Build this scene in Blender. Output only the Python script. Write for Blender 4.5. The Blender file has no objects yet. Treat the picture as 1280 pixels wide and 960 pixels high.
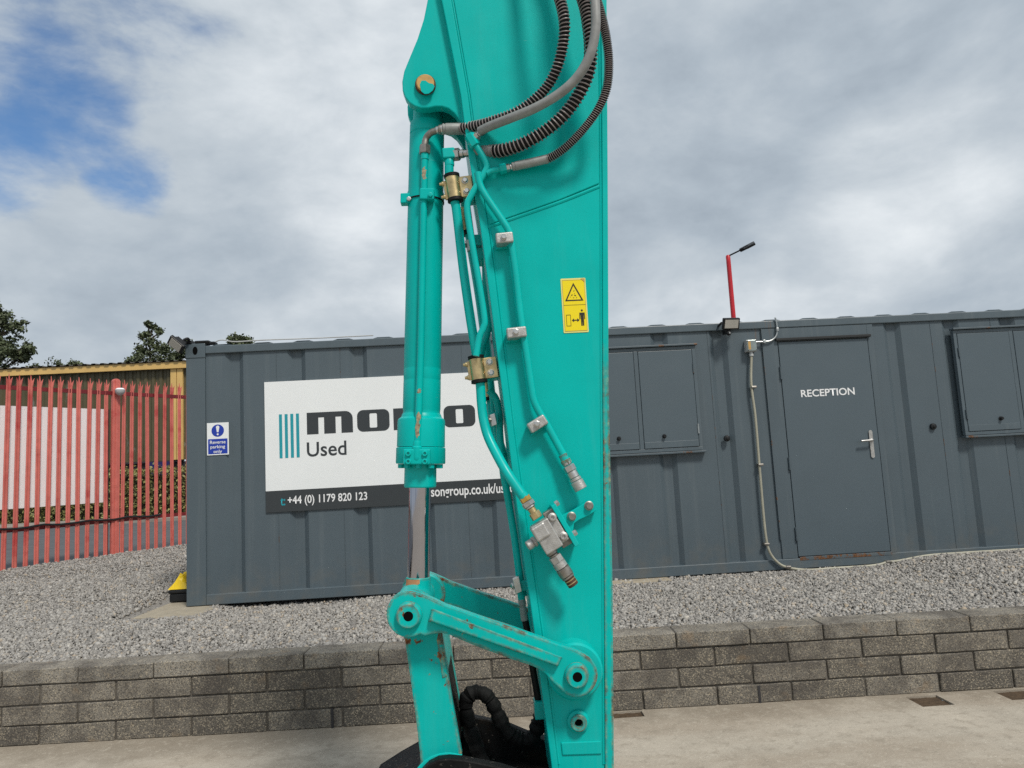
import bpy, bmesh, math, random
import numpy as np
from mathutils import Vector, Matrix, noise as mnoise
random.seed(7); rng = np.random.default_rng(7)
R = math.radians
sc = bpy.context.scene
col = sc.collection

# ------------------------------------------------------------------ camera
F = 890.0
PITCH, ROLL, YAW = R(6.4093), R(3.0673), R(2.7449)
CAM = Vector((2.95889, -7.31402, 1.22))
fw = Vector((math.sin(YAW)*math.cos(PITCH), math.cos(YAW)*math.cos(PITCH), math.sin(PITCH)))
r0 = Vector((math.cos(YAW), -math.sin(YAW), 0)); u0 = r0.cross(fw)
rt = r0*math.cos(ROLL)-u0*math.sin(ROLL); up = u0*math.cos(ROLL)+r0*math.sin(ROLL)
cd = bpy.data.cameras.new('camera'); cam = bpy.data.objects.new('camera', cd); col.objects.link(cam)
cam.matrix_world = Matrix(((rt.x, up.x, -fw.x, CAM.x), (rt.y, up.y, -fw.y, CAM.y), (rt.z, up.z, -fw.z, CAM.z), (0, 0, 0, 1)))
cd.sensor_width = 36; cd.lens = F/1280*36; cd.clip_start = 0.05; cd.clip_end = 3000
sc.camera = cam
sc.render.resolution_x, sc.render.resolution_y = 1024, 768

# ------------------------------------------------------------------ light
SUN = Vector((0.55, -1.0, 1.45)).normalized()          # towards the sun
sl = bpy.data.lights.new('sun', 'SUN'); sl.energy = 2.3; sl.angle = R(10); sl.color = (1, .95, .87)
so = bpy.data.objects.new('sun', sl); col.objects.link(so)
so.rotation_euler = SUN.to_track_quat('Z', 'Y').to_euler()
sc.view_settings.view_transform = 'Standard'; sc.view_settings.look = 'None'
sc.view_settings.exposure = 0.28; sc.view_settings.gamma = 1.0
sc.view_settings.use_curve_mapping = False
try: sc.cycles.use_denoising = False
except Exception: pass
sc.cycles.max_bounces = 6

class NT:
    def __init__(s, tree): s.t = tree; s.n = tree.nodes; s.l = tree.links
    def new(s, typ, **kw):
        n = s.n.new(typ)
        for k, v in kw.items():
            if k.startswith('i_'): n.inputs[k[2:].replace('_', ' ')].default_value = v
            else: setattr(n, k, v)
        return n
    def link(s, a, b): s.l.new(a, b)
    def math(s, op, a, b=None, clamp=False):
        n = s.n.new('ShaderNodeMath'); n.operation = op; n.use_clamp = clamp
        for i, v in enumerate((a, b)):
            if v is None: continue
            if isinstance(v, (int, float)): n.inputs[i].default_value = v
            else: s.link(v, n.inputs[i])
        return n.outputs[0]
    def vmath(s, op, a, b=None):
        n = s.n.new('ShaderNodeVectorMath'); n.operation = op
        for i, v in enumerate((a, b)):
            if v is None: continue
            if isinstance(v, (tuple, list, Vector)): n.inputs[i].default_value = v
            else: s.link(v, n.inputs[i])
        return n
    def noise(s, vec, scale, detail=4, rough=.55, dist=0):
        n = s.new('ShaderNodeTexNoise'); n.inputs['Scale'].default_value = scale; n.inputs['Detail'].default_value = detail
        n.inputs['Roughness'].default_value = rough; n.inputs['Distortion'].default_value = dist
        if vec is not None: s.link(vec, n.inputs['Vector'])
        return n.outputs['Fac']
    def ramp(s, fac, stops, interp='LINEAR'):
        n = s.new('ShaderNodeValToRGB'); cr = n.color_ramp; cr.interpolation = interp
        while len(cr.elements) < len(stops): cr.elements.new(.5)
        for e, (p, c) in zip(cr.elements, stops):
            e.position = p; e.color = (c, c, c, 1) if isinstance(c, (int, float)) else (*c, 1)
        s.link(fac, n.inputs[0]); return n.outputs[0]
    def mix(s, fac, a, b, mode='MIX'):
        n = s.n.new('ShaderNodeMix'); n.data_type = 'RGBA'; n.blend_type = mode
        for i, v in ((0, fac), (6, a), (7, b)):
            if isinstance(v, (int, float)): n.inputs[i].default_value = v
            elif isinstance(v, tuple): n.inputs[i].default_value = (*v, 1)
            else: s.link(v, n.inputs[i])
        return n.outputs[2]
    def smooth(s, v, a, b):
        n = s.new('ShaderNodeMapRange', interpolation_type='SMOOTHSTEP')
        n.inputs[1].default_value = a; n.inputs[2].default_value = b
        s.link(v, n.inputs[0]); return n.outputs[0]

# ------------------------------------------------------------------ sky with clouds
w = bpy.data.worlds.new('World'); sc.world = w; w.use_nodes = True
k = NT(w.node_tree); k.n.clear()
sky = k.new('ShaderNodeTexSky', sky_type='NISHITA', sun_disc=False)
sky.sun_elevation = math.asin(SUN.z); sky.sun_rotation = math.atan2(SUN.x, SUN.y)
sky.air_density = 1.3; sky.dust_density = .6
tc = k.new('ShaderNodeTexCoord'); D = tc.outputs['Generated']
sep = k.new('ShaderNodeSeparateXYZ'); k.link(D, sep.inputs[0])
den = k.math('ADD', k.math('MAXIMUM', sep.outputs[2], 0.0), .42)
pv = k.new('ShaderNodeCombineXYZ')
k.link(k.math('DIVIDE', sep.outputs[0], den), pv.inputs[0]); k.link(k.math('DIVIDE', sep.outputs[1], den), pv.inputs[1])
P = k.vmath('ADD', k.vmath('MULTIPLY', D, (1.35, 1.35, 2.5)).outputs[0], (3.1, 1.7, .4)).outputs[0]
def skydir(x, y):
    d = fw*F+rt*(x-640)+up*(480-y); return d.normalized()
def blob(x, y, lo, hi):
    dt = k.vmath('DOT_PRODUCT', D, tuple(skydir(x, y))).outputs['Value']
    return k.smooth(dt, math.cos(R(lo)), math.cos(R(hi)))
n1 = k.noise(P, 2.3, 9, .55, .25); n2 = k.noise(P, 1.1, 4, .5); n3 = k.noise(k.vmath('ADD', P, (9, 4, 2)).outputs[0], 4.6, 9, .58, .15)
# cloud cover: almost complete, with a torn gap of blue high on the left
gap = k.math('MAXIMUM', k.math('MULTIPLY', blob(20, 105, 9, 1), .9), k.math('MAXIMUM', k.math('MULTIPLY', blob(110, 150, 5.5, .5), .88), k.math('MULTIPLY', blob(165, 220, 5.0, 0), .85)))
gap = k.math('MAXIMUM', gap, k.math('MULTIPLY', blob(150, 20, 12, 2), .62))
gap = k.math('MAXIMUM', gap, k.math('MULTIPLY', blob(-120, 60, 15, 4), .8))
cover = k.math('SUBTRACT', k.math('ADD', k.math('MULTIPLY', n1, 1.0), .5), k.math('MULTIPLY', gap, .66))
cover = k.math('ADD', cover, k.math('MULTIPLY', k.math('SUBTRACT', n3, .5), 1.0))
mask = k.smooth(cover, .24, .66)
shade = k.math('ADD', k.math('MULTIPLY', n1, .55), k.math('MULTIPLY', n2, .45))
shade = k.math('ADD', shade, k.math('MULTIPLY', k.math('SUBTRACT', n3, .5), .30))
shade = k.math('ADD', shade, k.math('MULTIPLY', k.math('SUBTRACT', sep.outputs[2], .15), .10))
for (x, y, lo, hi, a) in ((430, 60, 17, 3, .07), (1130, 235, 8, 1, .12), (70, 330, 15, 3, .05), (430, 235, 7, 1, .05), (1000, 120, 14, 3, -.06), (130, 400, 11, 2, -.05), (300, 260, 9, 2, -.03), (1000, 340, 9, 2, .0)):
    shade = k.math('ADD', shade, k.math('MULTIPLY', blob(x, y, lo, hi), a))
ccol = k.ramp(shade, [(.36, (2.7, 3.2, 3.75)), (.47, (3.6, 4.15, 4.7)), (.57, (4.6, 5.1, 5.55)), (.74, (7.0, 7.35, 7.6))])
blue = k.mix(1.0, sky.outputs[0], (.58, .78, 1.0), 'MULTIPLY')
skyc = k.mix(mask, blue, ccol)
bg = k.new('ShaderNodeBackground'); bg.inputs[1].default_value = .1; k.link(skyc, bg.inputs[0])
wo = k.new('ShaderNodeOutputWorld'); k.link(bg.outputs[0], wo.inputs[0])

# ------------------------------------------------------------------ pixel rays of the photograph -> points on real planes
def ray(x, y): return fw*F+rt*(x-640)+up*(480-y)
def at(x, y, Y): d = ray(x, y); return CAM+d*((Y-CAM.y)/d.y)
def atz(x, y, Z): d = ray(x, y); return CAM+d*((Z-CAM.z)/d.z)
def m_px(Y): return (Y-CAM.y)/F                        # metres that one pixel spans at depth Y

# ------------------------------------------------------------------ materials
def mat(name, base, rough=.5, metal=0, var=.12, vscale=6, bump=0, bscale=60, spec=None, rand=0, island=0, extra=None, coord='pos', coat=0):
    m = bpy.data.materials.new(name); m.use_nodes = True; k = NT(m.node_tree)
    b = k.n['Principled BSDF']; b.inputs['Roughness'].default_value = rough; b.inputs['Metallic'].default_value = metal
    if spec is not None: b.inputs['Specular IOR Level'].default_value = spec
    if coat: b.inputs['Coat Weight'].default_value = coat; b.inputs['Coat Roughness'].default_value = .15
    geo = k.new('ShaderNodeNewGeometry'); pos = geo.outputs['Position']
    n = k.noise(pos, vscale, 6, .6)
    lo = tuple(c*(1-var) for c in base); hi = tuple(min(1, c*(1+var)) for c in base)
    c = k.ramp(n, [(.3, lo), (.7, hi)])
    if rand:
        oi = k.new('ShaderNodeObjectInfo')
        f = k.math('ADD', k.math('MULTIPLY', oi.outputs['Random'], 2*rand), 1-rand)
        c = k.mix(1.0, c, f, 'MULTIPLY')
    if island:
        f = k.math('ADD', k.math('MULTIPLY', geo.outputs['Random Per Island'], 2*island), 1-island)
        c = k.mix(1.0, c, f, 'MULTIPLY')
    if extra: c = extra(k, pos, c, b)
    k.link(c, b.inputs['Base Color'])
    if bump:
        bn = k.new('ShaderNodeBump'); bn.inputs['Strength'].default_value = bump; bn.inputs['Distance'].default_value = .01
        k.link(k.noise(pos, bscale, 5, .6), bn.inputs['Height']); k.link(bn.outputs[0], b.inputs['Normal'])
    rr = k.math('ADD', k.math('MULTIPLY', k.noise(pos, vscale*3, 4), .2), rough-.1, clamp=True)
    k.link(rr, b.inputs['Roughness'])
    return m

TEAL = (.0005, .445, .41)
def chips(edge_amt, spot_thr, radius=.02, ztop=None):
    def f(k, pos, c, b):
        # chipped paint: along edges (bevel normal against true normal) and in a few scattered spots
        bv = k.new('ShaderNodeBevel'); bv.samples = 4; bv.inputs[0].default_value = radius
        g = k.new('ShaderNodeNewGeometry')
        dt = k.vmath('DOT_PRODUCT', bv.outputs[0], g.outputs['Normal']).outputs['Value']
        edge = k.math('SUBTRACT', 1.0, dt)
        nz = k.noise(pos, 22, 6, .62, .3); big = k.noise(pos, 7, 3, .5)
        ed = k.math('ADD', k.math('MULTIPLY', edge, edge_amt), k.math('MULTIPLY', k.math('SUBTRACT', big, .5), .9))
        e = k.smooth(k.math('ADD', nz, k.math('MULTIPLY', k.math('MINIMUM', ed, .27), k.math('GREATER_THAN', edge, .012))), .64, .67); e = k.math('MULTIPLY', e, 1.0 if edge_amt > 0 else 0.0)
        s1 = k.smooth(k.noise(pos, 34, 5, .6, .6), spot_thr, spot_thr+.02)
        s2 = k.smooth(big, .5, .6)
        if ztop:
            sz = k.new('ShaderNodeSeparateXYZ'); k.link(pos, sz.inputs[0]); e = k.math('MULTIPLY', e, k.smooth(sz.outputs[2], ztop, ztop-.5))
        m = k.math('MAXIMUM', e, k.math('MULTIPLY', s1, s2))
        rust = k.ramp(k.noise(pos, 60, 4), [(.3, (.075, .022, .010)), (.48, (.17, .058, .022)), (.6, (.26, .13, .05)), (.68, (.42, .32, .13)), (.76, (.07, .035, .02))])
        # dust film, faint runs and fine scratches in the paint
        mp = k.new('ShaderNodeMapping'); mp.inputs['Scale'].default_value = (9, 9, .8); k.link(pos, mp.inputs[0])
        film = k.math('MULTIPLY', k.smooth(k.noise(mp.outputs[0], 1.5, 6, .65), .48, .8), .12)
        c = k.mix(film, c, (.14, .44, .40))
        mp2 = k.new('ShaderNodeMapping'); mp2.inputs['Scale'].default_value = (10, 10, 110); mp2.inputs['Rotation'].default_value = (0, .5, 0); k.link(pos, mp2.inputs[0])
        scr = k.math('MULTIPLY', k.smooth(k.noise(mp2.outputs[0], 1.0, 3, .5), .70, .74), k.smooth(k.noise(pos, 5, 2), .55, .65))
        c = k.mix(k.math('MULTIPLY', scr, .5), c, (.22, .50, .46))
        c = k.mix(k.math('MULTIPLY', k.smooth(k.noise(pos, 2.6, 5, .6), .5, .75), .14), c, (.002, .30, .27))
        return k.mix(m, c, rust)
    return f
M = {}
M['teal'] = mat('teal_paint', TEAL, .34, var=.06, vscale=4, bump=.03, bscale=14, extra=chips(.0, .80), spec=.14)
M['teal_worn'] = mat('teal_paint_worn', TEAL, .36, var=.07, vscale=5, bump=.05, bscale=16, extra=chips(1.7, .69), spec=.14)
M['teal_low'] = mat('teal_paint_low_wear', TEAL, .35, var=.06, vscale=5, bump=.04, bscale=16, extra=chips(1.5, .77, ztop=1.75), spec=.14)
M['chip_mix'] = mat('chipped_to_metal', (.30, .24, .15), .6, var=.7, vscale=90)
M['teal_plain'] = mat('teal_paint_plain', TEAL, .33, var=.07, vscale=9, spec=.25)
M['chrome'] = mat('chromed_steel', (.47, .47, .52), .09, 1, .05)
M['steel'] = mat('bright_zinc_steel', (.55, .54, .52), .36, 1, .15, 40)
M['alloy'] = mat('cast_alloy', (.46, .45, .43), .5, .75, .18, 50, bump=.15, bscale=220)
M['dull_steel'] = mat('dull_steel', (.30, .28, .25), .45, .85, .3, 40)
M['gold'] = mat('yellow_passivated_zinc', (.60, .46, .24), .36, .9, .3, 30)
M['brass'] = mat('brass_nut', (.72, .45, .12), .35, .9, .2, 40)
M['rubber'] = mat('black_rubber', (.006, .006, .006), .6, var=.3, spec=.25)
M['coil'] = mat('spiral_guard_plastic', (.24, .21, .205), .45, var=.15)
M['hose'] = mat('grey_hose', (.235, .24, .235), .55, var=.18, vscale=30)
M['sleeve'] = mat('grey_crimp_sleeve', (.26, .27, .26), .5, .1, .15, 40)
M['bare'] = mat('bare_orange_primer', (.52, .22, .10), .7, var=.2, vscale=50)
M['ochre'] = mat('ochre_primer', (.50, .30, .09), .6, var=.2, vscale=50)
M['dark_rust'] = mat('dark_rust', (.07, .03, .016), .8, var=.5, vscale=60)
M['hole'] = mat('dark_hole', (.004, .004, .004), .9, spec=.05)
def spk(k, pos, c, b):
    s = k.smooth(k.noise(pos, 70, 4, .6), .62, .72)
    d = k.math('MULTIPLY', k.smooth(k.noise(pos, 9, 4), .58, .75), .35)
    c = k.mix(s, c, (.16, .14, .12)); return k.mix(d, c, (.06, .035, .02))
M['bucket'] = mat('black_bucket_paint', (.007, .007, .007), .55, spec=.2, var=.4, vscale=20, bump=.2, bscale=90, extra=spk)
M['wrap'] = mat('black_fabric_sleeve', (.007, .007, .007), .7, spec=.2, var=.4, vscale=40, bump=.5, bscale=70)
def cabin_extra(k, pos, c, b):
    s = k.new('ShaderNodeSeparateXYZ'); k.link(pos, s.inputs[0])
    st = k.new('ShaderNodeMapping'); st.inputs['Scale'].default_value = (14, 14, .55); k.link(pos, st.inputs[0])
    streak = k.noise(st.outputs[0], 1.0, 5, .6)
    c = k.mix(k.math('MULTIPLY', k.smooth(streak, .5, .78), .28), c, (.15, .175, .185))
    dirt = k.math('MULTIPLY', k.smooth(s.outputs[2], .5, .05), k.smooth(k.noise(pos, 5, 5, .6), .4, .75))
    c = k.mix(k.math('MULTIPLY', dirt, .4), c, (.16, .14, .11))
    # rust runs under the roof rail left of the door
    rn = k.new('ShaderNodeMapping'); rn.inputs['Scale'].default_value = (30, 30, 1.4); k.link(pos, rn.inputs[0])
    run = k.smooth(k.noise(rn.outputs[0], 1.0, 4, .6), .55, .72)
    zz = k.smooth(s.outputs[2], 2.2, 2.52)
    xx = k.math('MULTIPLY', k.smooth(s.outputs[0], 5.7, 5.9), k.smooth(s.outputs[0], 6.15, 6.0))
    c = k.mix(k.math('MULTIPLY', k.math('MULTIPLY', run, zz), xx), c, (.17, .085, .035))
    return c
CAB = (.080, .106, .123)
M['cabin'] = mat('grey_cabin_paint', CAB, .42, var=.06, vscale=1.3, bump=.03, bscale=8, extra=cabin_extra)
def edge_rust(amount):
    def f(k, pos, c, b):
        c = cabin_extra(k, pos, c, b)
        n = k.noise(pos, 9, 5, .65)
        return k.mix(k.smooth(n, amount, amount+.06), c, k.ramp(k.noise(pos, 70), [(.3, (.06, .028, .014)), (.7, (.20, .09, .035))]))
    return f
M['cabin_trim'] = mat('grey_cabin_trim', tuple(c*1.03 for c in CAB), .42, var=.08, vscale=3, extra=edge_rust(.74))
M['cabin_rusty'] = mat('grey_cabin_trim_rusty', tuple(c*.95 for c in CAB), .5, var=.15, vscale=5, extra=edge_rust(.58))
M['threshold'] = mat('rusty_threshold_paint', CAB, .5, var=.15, vscale=5, extra=edge_rust(.47))
M['cabin_door'] = mat('grey_door_paint', (.082, .109, .127), .4, var=.04, vscale=1.5)
M['dark_gap'] = mat('black_seal', (.015, .017, .018), .7)
M['white'] = mat('white_sign_panel', (.80, .82, .82), .35, var=.02, vscale=2)
M['white_dull'] = mat('white_board', (.85, .86, .87), .5, var=.03, vscale=2)
M['ink'] = mat('charcoal_print', (.034, .040, .044), .4, var=.03)
M['cyan'] = mat('turquoise_print', (.012, .30, .36), .4, var=.02)
M['white_ink'] = mat('white_print', (.80, .80, .80), .45, var=.01)
M['blue'] = mat('safety_blue_print', (.010, .040, .36), .4, var=.03)
M['yellow_lab'] = mat('yellow_label', (.86, .68, .002), .35, var=.02)
M['yellow_pale'] = mat('pale_yellow_label_edge', (.78, .72, .22), .4, var=.03)
M['black_ink'] = mat('black_print', (.02, .017, .010), .4)
def faded(k, pos, c, b):
    n = k.noise(pos, 2.2, 4, .6); c = k.mix(k.smooth(n, .52, .7), c, (.44, .055, .05))
    return c
M['red'] = mat('faded_red_paint', (.58, .145, .115), .5, var=.12, vscale=9, rand=.08, extra=faded)
M['dark_red'] = mat('dark_red_paint', (.16, .013, .016), .45, var=.2)
M['lamp_red'] = mat('red_pole_paint', (.50, .012, .022), .4, var=.1)
M['yellow'] = mat('yellow_steel_trim', (.66, .43, .15), .45, var=.12, vscale=1.5)
def olive_x(k, pos, c, b):
    mp = k.new('ShaderNodeMapping'); mp.inputs['Scale'].default_value = (1, 1, .4); k.link(pos, mp.inputs[0])
    n = k.noise(mp.outputs[0], 1.5, 6, .7); return k.mix(k.smooth(n, .60, .70), c, (.20, .21, .19))
M['olive'] = mat('olive_cladding', (.088, .074, .036), .5, var=.15, vscale=2, extra=olive_x)
M['roofing'] = mat('brown_roof_sheet', (.06, .045, .03), .6)
M['plinth'] = mat('dark_plinth', (.03, .028, .03), .7)
M['navy'] = mat('navy_panel', (.012, .014, .10), .5)
def yard_x(k, pos, c, b):
    mp = k.new('ShaderNodeMapping'); mp.inputs['Scale'].default_value = (.5, 1.6, 1); k.link(pos, mp.inputs[0])
    n = k.noise(mp.outputs[0], 1.6, 7, .62)
    c = k.mix(k.smooth(n, .42, .68), c, (.34, .29, .23))
    wet = k.smooth(k.noise(mp.outputs[0], .9, 5, .6, .5), .54, .68)
    c = k.mix(k.math('MULTIPLY', wet, .5), c, (.17, .145, .115))
    sy = k.new('ShaderNodeSeparateXYZ'); k.link(pos, sy.inputs[0])
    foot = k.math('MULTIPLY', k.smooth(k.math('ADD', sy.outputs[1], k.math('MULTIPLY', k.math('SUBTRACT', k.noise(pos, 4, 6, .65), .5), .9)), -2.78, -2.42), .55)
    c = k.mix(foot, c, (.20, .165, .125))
    oil = k.smooth(k.noise(k.vmath('ADD', pos, (3, 8, 0)).outputs[0], 2.1, 3, .5), .70, .76)
    c = k.mix(k.math('MULTIPLY', oil, .35), c, (.12, .105, .09))
    g = k.smooth(k.noise(pos, 150, 3, .6), .58, .72)
    c = k.mix(k.math('MULTIPLY', g, .6), c, (.15, .13, .105))
    c = k.mix(k.math('MULTIPLY', k.smooth(k.noise(pos, 11, 6, .7), .48, .68), .6), c, (.25, .215, .17))
    c = k.mix(k.math('MULTIPLY', k.smooth(k.noise(k.vmath('ADD', pos, (5, 5, 5)).outputs[0], 26, 6, .7), .52, .7), .45), c, (.50, .455, .38))
    g2 = k.smooth(k.noise(pos, 95, 3, .6), .62, .7)
    return k.mix(k.math('MULTIPLY', g2, .55), c, (.62, .57, .48))
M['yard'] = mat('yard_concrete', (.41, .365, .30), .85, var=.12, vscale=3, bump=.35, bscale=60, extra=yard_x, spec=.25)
def block_x(k, pos, c, b):
    mp = k.vmath('MULTIPLY', pos, (1, 1, 1)).outputs[0]
    vo = k.new('ShaderNodeTexVoronoi'); vo.inputs['Scale'].default_value = 170; k.link(pos, vo.inputs['Vector'])
    sp = k.new('ShaderNodeSeparateXYZ'); k.link(vo.outputs['Color'], sp.inputs[0])
    c = k.mix(k.math('MULTIPLY', k.smooth(sp.outputs[0], .74, .86), .75), c, (.42, .36, .27))
    c = k.mix(k.math('MULTIPLY', k.smooth(sp.outputs[1], .7, .8), .6), c, (.045, .04, .036))
    n = k.noise(pos, 3.2, 6, .65, .4)
    c = k.mix(k.math('MULTIPLY', k.smooth(n, .42, .66), .62), c, (.072, .064, .058))
    o = k.noise(pos, 5.5, 3); c = k.mix(k.math('MULTIPLY', k.smooth(o, .62, .75), .35), c, (.30, .20, .11))
    return c
M['block'] = mat('weathered_concrete_block', (.190, .172, .145), .9, var=.15, vscale=12, bump=.7, bscale=110, rand=.30, extra=block_x, spec=.2)
M['coping'] = mat('weathered_coping_block', (.225, .208, .180), .9, var=.18, vscale=10, bump=.7, bscale=110, rand=.18, extra=block_x, spec=.2)
M['mortar'] = mat('dark_mortar', (.115, .102, .086), .95, var=.3, vscale=18, bump=.5, bscale=80)
M['dirt'] = mat('damp_brown_dirt', (.075, .048, .026), .9, var=.4, vscale=30, bump=.6, bscale=60)
def stone_x(k, pos, c, b):
    g = k.new('ShaderNodeNewGeometry')
    return k.ramp(g.outputs['Random Per Island'], [(0, (.19, .18, .168)), (.3, (.285, .27, .25)), (.65, (.36, .342, .318)), (.9, (.42, .40, .368)), (.96, (.38, .31, .23)), (1, (.50, .48, .445))])
M['stone'] = mat('limestone_chips', (.3, .3, .3), .85, extra=stone_x, spec=.25)
M['gravel'] = mat('gravel_bed', (.25, .235, .215), .95, var=.5, vscale=60, bump=1, bscale=90)
M['asphalt'] = mat('asphalt', (.088, .092, .098), .85, var=.2, vscale=3, bump=.2, bscale=100)
M['kerb'] = mat('pale_pavement', (.26, .235, .205), .9, var=.15, vscale=4)
M['land'] = mat('far_ground', (.07, .075, .05), .95, var=.3, vscale=.5)
M['pad'] = mat('sandy_concrete_pad', (.33, .29, .22), .9, var=.15, vscale=8, bump=.3, bscale=80)
M['timber'] = mat('pale_timber', (.36, .31, .23), .8, var=.2, vscale=10)
M['leaf'] = mat('dull_green_leaf', (.085, .105, .050), .6, var=.3, vscale=2, island=.45)
M['hedge_leaf'] = mat('hedge_leaf', (.21, .20, .07), .6, var=.3, vscale=3, island=.6)
M['hedge_core'] = mat('hedge_twigs', (.022, .022, .012), .9, var=.4, vscale=10)
M['bark'] = mat('bark', (.07, .055, .04), .9, var=.3, vscale=8)
M['black'] = mat('black_plastic', (.012, .013, .014), .45, spec=.3, var=.15, vscale=20)
M['lens'] = mat('frosted_lens', (.44, .42, .38), .3, var=.05)
M['poly'] = mat('yellow_polythene', (.80, .55, .01), .35, var=.08, vscale=20)
M['cream'] = mat('cream_conduit', (.36, .345, .27), .45, var=.12, vscale=8)
M['galv'] = mat('galvanised_steel', (.42, .44, .44), .4, .8, .15, 20)
M['grey_cap'] = mat('pale_grey_plastic', (.42, .43, .43), .45)
M['clear'] = mat('dusty_lid', (.26, .30, .29), .25, .3, .1, 12)

# ------------------------------------------------------------------ mesh builder
ORG = {}
def org(o): return ORG.get(o.name, Vector((0, 0, 0))) if o else Vector((0, 0, 0))
class MB:
    def __init__(s): s.v = []; s.f = []; s.sm = []
    def add(s, vs, fs, smooth=False):
        b = len(s.v); s.v += [tuple(v) for v in vs]; s.f += [tuple(i+b for i in f) for f in fs]; s.sm += [smooth]*len(fs)
    def box(s, x0, x1, y0, y1, z0, z1):
        s.add([(x0, y0, z0), (x1, y0, z0), (x1, y1, z0), (x0, y1, z0), (x0, y0, z1), (x1, y0, z1), (x1, y1, z1), (x0, y1, z1)],
              [(0, 3, 2, 1), (4, 5, 6, 7), (0, 1, 5, 4), (1, 2, 6, 5), (2, 3, 7, 6), (3, 0, 4, 7)]); return s
    def obox(s, c, ax, ay, az):      # centre and three half-axis vectors
        c = Vector(c); vs = []
        for dz in (-1, 1):
            for dx, dy in ((-1, -1), (1, -1), (1, 1), (-1, 1)): vs.append(c+ax*dx+ay*dy+az*dz)
        fs = [(0, 3, 2, 1), (4, 5, 6, 7), (0, 1, 5, 4), (1, 2, 6, 5), (2, 3, 7, 6), (3, 0, 4, 7)]
        if ax.cross(ay).dot(az) < 0: fs = [f[::-1] for f in fs]
        s.add(vs, fs); return s
    def prism(s, pts, y0, y1):       # pts: (x, z) outline seen from -Y; extruded from y0 (front) to y1
        pts = [(p[0], p[1]) if len(p) == 2 else (p[0], p[2]) for p in pts]
        a = sum(pts[i][0]*pts[(i+1) % len(pts)][1]-pts[(i+1) % len(pts)][0]*pts[i][1] for i in range(len(pts)))
        if a < 0: pts = pts[::-1]
        n = len(pts)
        vs = [(x, y0, z) for x, z in pts]+[(x, y1, z) for x, z in pts]
        fs = [tuple(range(n)), tuple(range(2*n-1, n-1, -1))]+[(i, i+n, (i+1) % n+n, (i+1) % n) for i in range(n)]
        s.add(vs, fs); return s
    def lathe(s, p0, axis, prof, n=24, smooth=True):     # prof: (distance along axis, radius)
        p0 = Vector(p0); a = Vector(axis).normalized(); e = a.orthogonal().normalized(); g = a.cross(e)
        vs = []
        for t, r in prof:
            for i in range(n):
                q = 2*math.pi*i/n; vs.append(p0+a*t+(e*math.cos(q)+g*math.sin(q))*max(r, 1e-5))
        fs = []
        for j in range(len(prof)-1):
            for i in range(n):
                i2 = (i+1) % n; fs.append((j*n+i, j*n+i2, (j+1)*n+i2, (j+1)*n+i))
        m = len(prof)
        if prof[0][1] > 1e-4: fs.append(tuple(range(n-1, -1, -1)))
        if prof[-1][1] > 1e-4: fs.append(tuple((m-1)*n+i for i in range(n)))
        s.add(vs, fs, smooth); return s
    def tube(s, path, r, n=12, caps=True, smooth=True):
        path = [Vector(p) for p in path]; N = len(path)
        rs = r if isinstance(r, (list, tuple)) else [r]*N
        tg = []
        for i in range(N):
            t = path[min(i+1, N-1)]-path[max(i-1, 0)]; tg.append(t.normalized() if t.length > 1e-9 else Vector((0, 0, 1)))
        e = tg[0].orthogonal().normalized(); vs = []
        for i in range(N):
            e = (e-tg[i]*e.dot(tg[i])); e = e.normalized() if e.length > 1e-6 else tg[i].orthogonal().normalized()
            g = tg[i].cross(e)
            for j in range(n):
                q = 2*math.pi*j/n; vs.append(path[i]+(e*math.cos(q)+g*math.sin(q))*rs[i])
        fs = []
        for i in range(N-1):
            for j in range(n):
                j2 = (j+1) % n; fs.append((i*n+j, i*n+j2, (i+1)*n+j2, (i+1)*n+j))
        if caps: fs.append(tuple(range(n-1, -1, -1))); fs.append(tuple((N-1)*n+j for j in range(n)))
        s.add(vs, fs, smooth); return s
    def ball(s, c, r, nu=14, nv=8, sq=(1, 1, 1)):
        c = Vector(c); vs = []
        for i in range(nv+1):
            t = math.pi*i/nv
            for j in range(nu):
                q = 2*math.pi*j/nu
                vs.append(c+Vector((math.sin(t)*math.cos(q)*sq[0], math.sin(t)*math.sin(q)*sq[1], math.cos(t)*sq[2]))*r)
        fs = []
        for i in range(nv):
            for j in range(nu):
                j2 = (j+1) % nu; fs.append((i*nu+j, (i+1)*nu+j, (i+1)*nu+j2, i*nu+j2))
        s.add(vs, fs, True); return s
    def build(s, name, m, parent=None, bevel=0, local=False, angle=40, seg=2):
        me = bpy.data.meshes.new(name); o0 = Vector((0, 0, 0)) if local else org(parent)
        me.from_pydata([(v[0]-o0.x, v[1]-o0.y, v[2]-o0.z) for v in s.v], [], s.f)
        me.materials.append(m); me.polygons.foreach_set('use_smooth', s.sm); me.validate(); me.update()
        if any(s.sm):
            me.polygons.foreach_set('use_smooth', [True]*len(me.polygons))
            me.set_sharp_from_angle(angle=R(angle))
        o = bpy.data.objects.new(name, me); col.objects.link(o); o.parent = parent
        if parent: ORG[o.name] = org(parent)
        if bevel:
            b = o.modifiers.new('bevel', 'BEVEL'); b.width = bevel; b.segments = seg; b.limit_method = 'ANGLE'; b.angle_limit = R(40); b.harden_normals = False
        return o
def empty(name, loc, rz=0, label=None, cat=None, group=None):
    o = bpy.data.objects.new(name, None); col.objects.link(o); o.location = loc; o.rotation_euler.z = rz; o.empty_display_size = .2
    ORG[o.name] = Vector(loc); tag(o, label, cat, group); return o
def tag(o, label=None, cat=None, group=None, kind=None):
    for a, b in (('label', label), ('category', cat), ('group', group), ('kind', kind)):
        if b: o[a] = b
    return o
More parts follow.
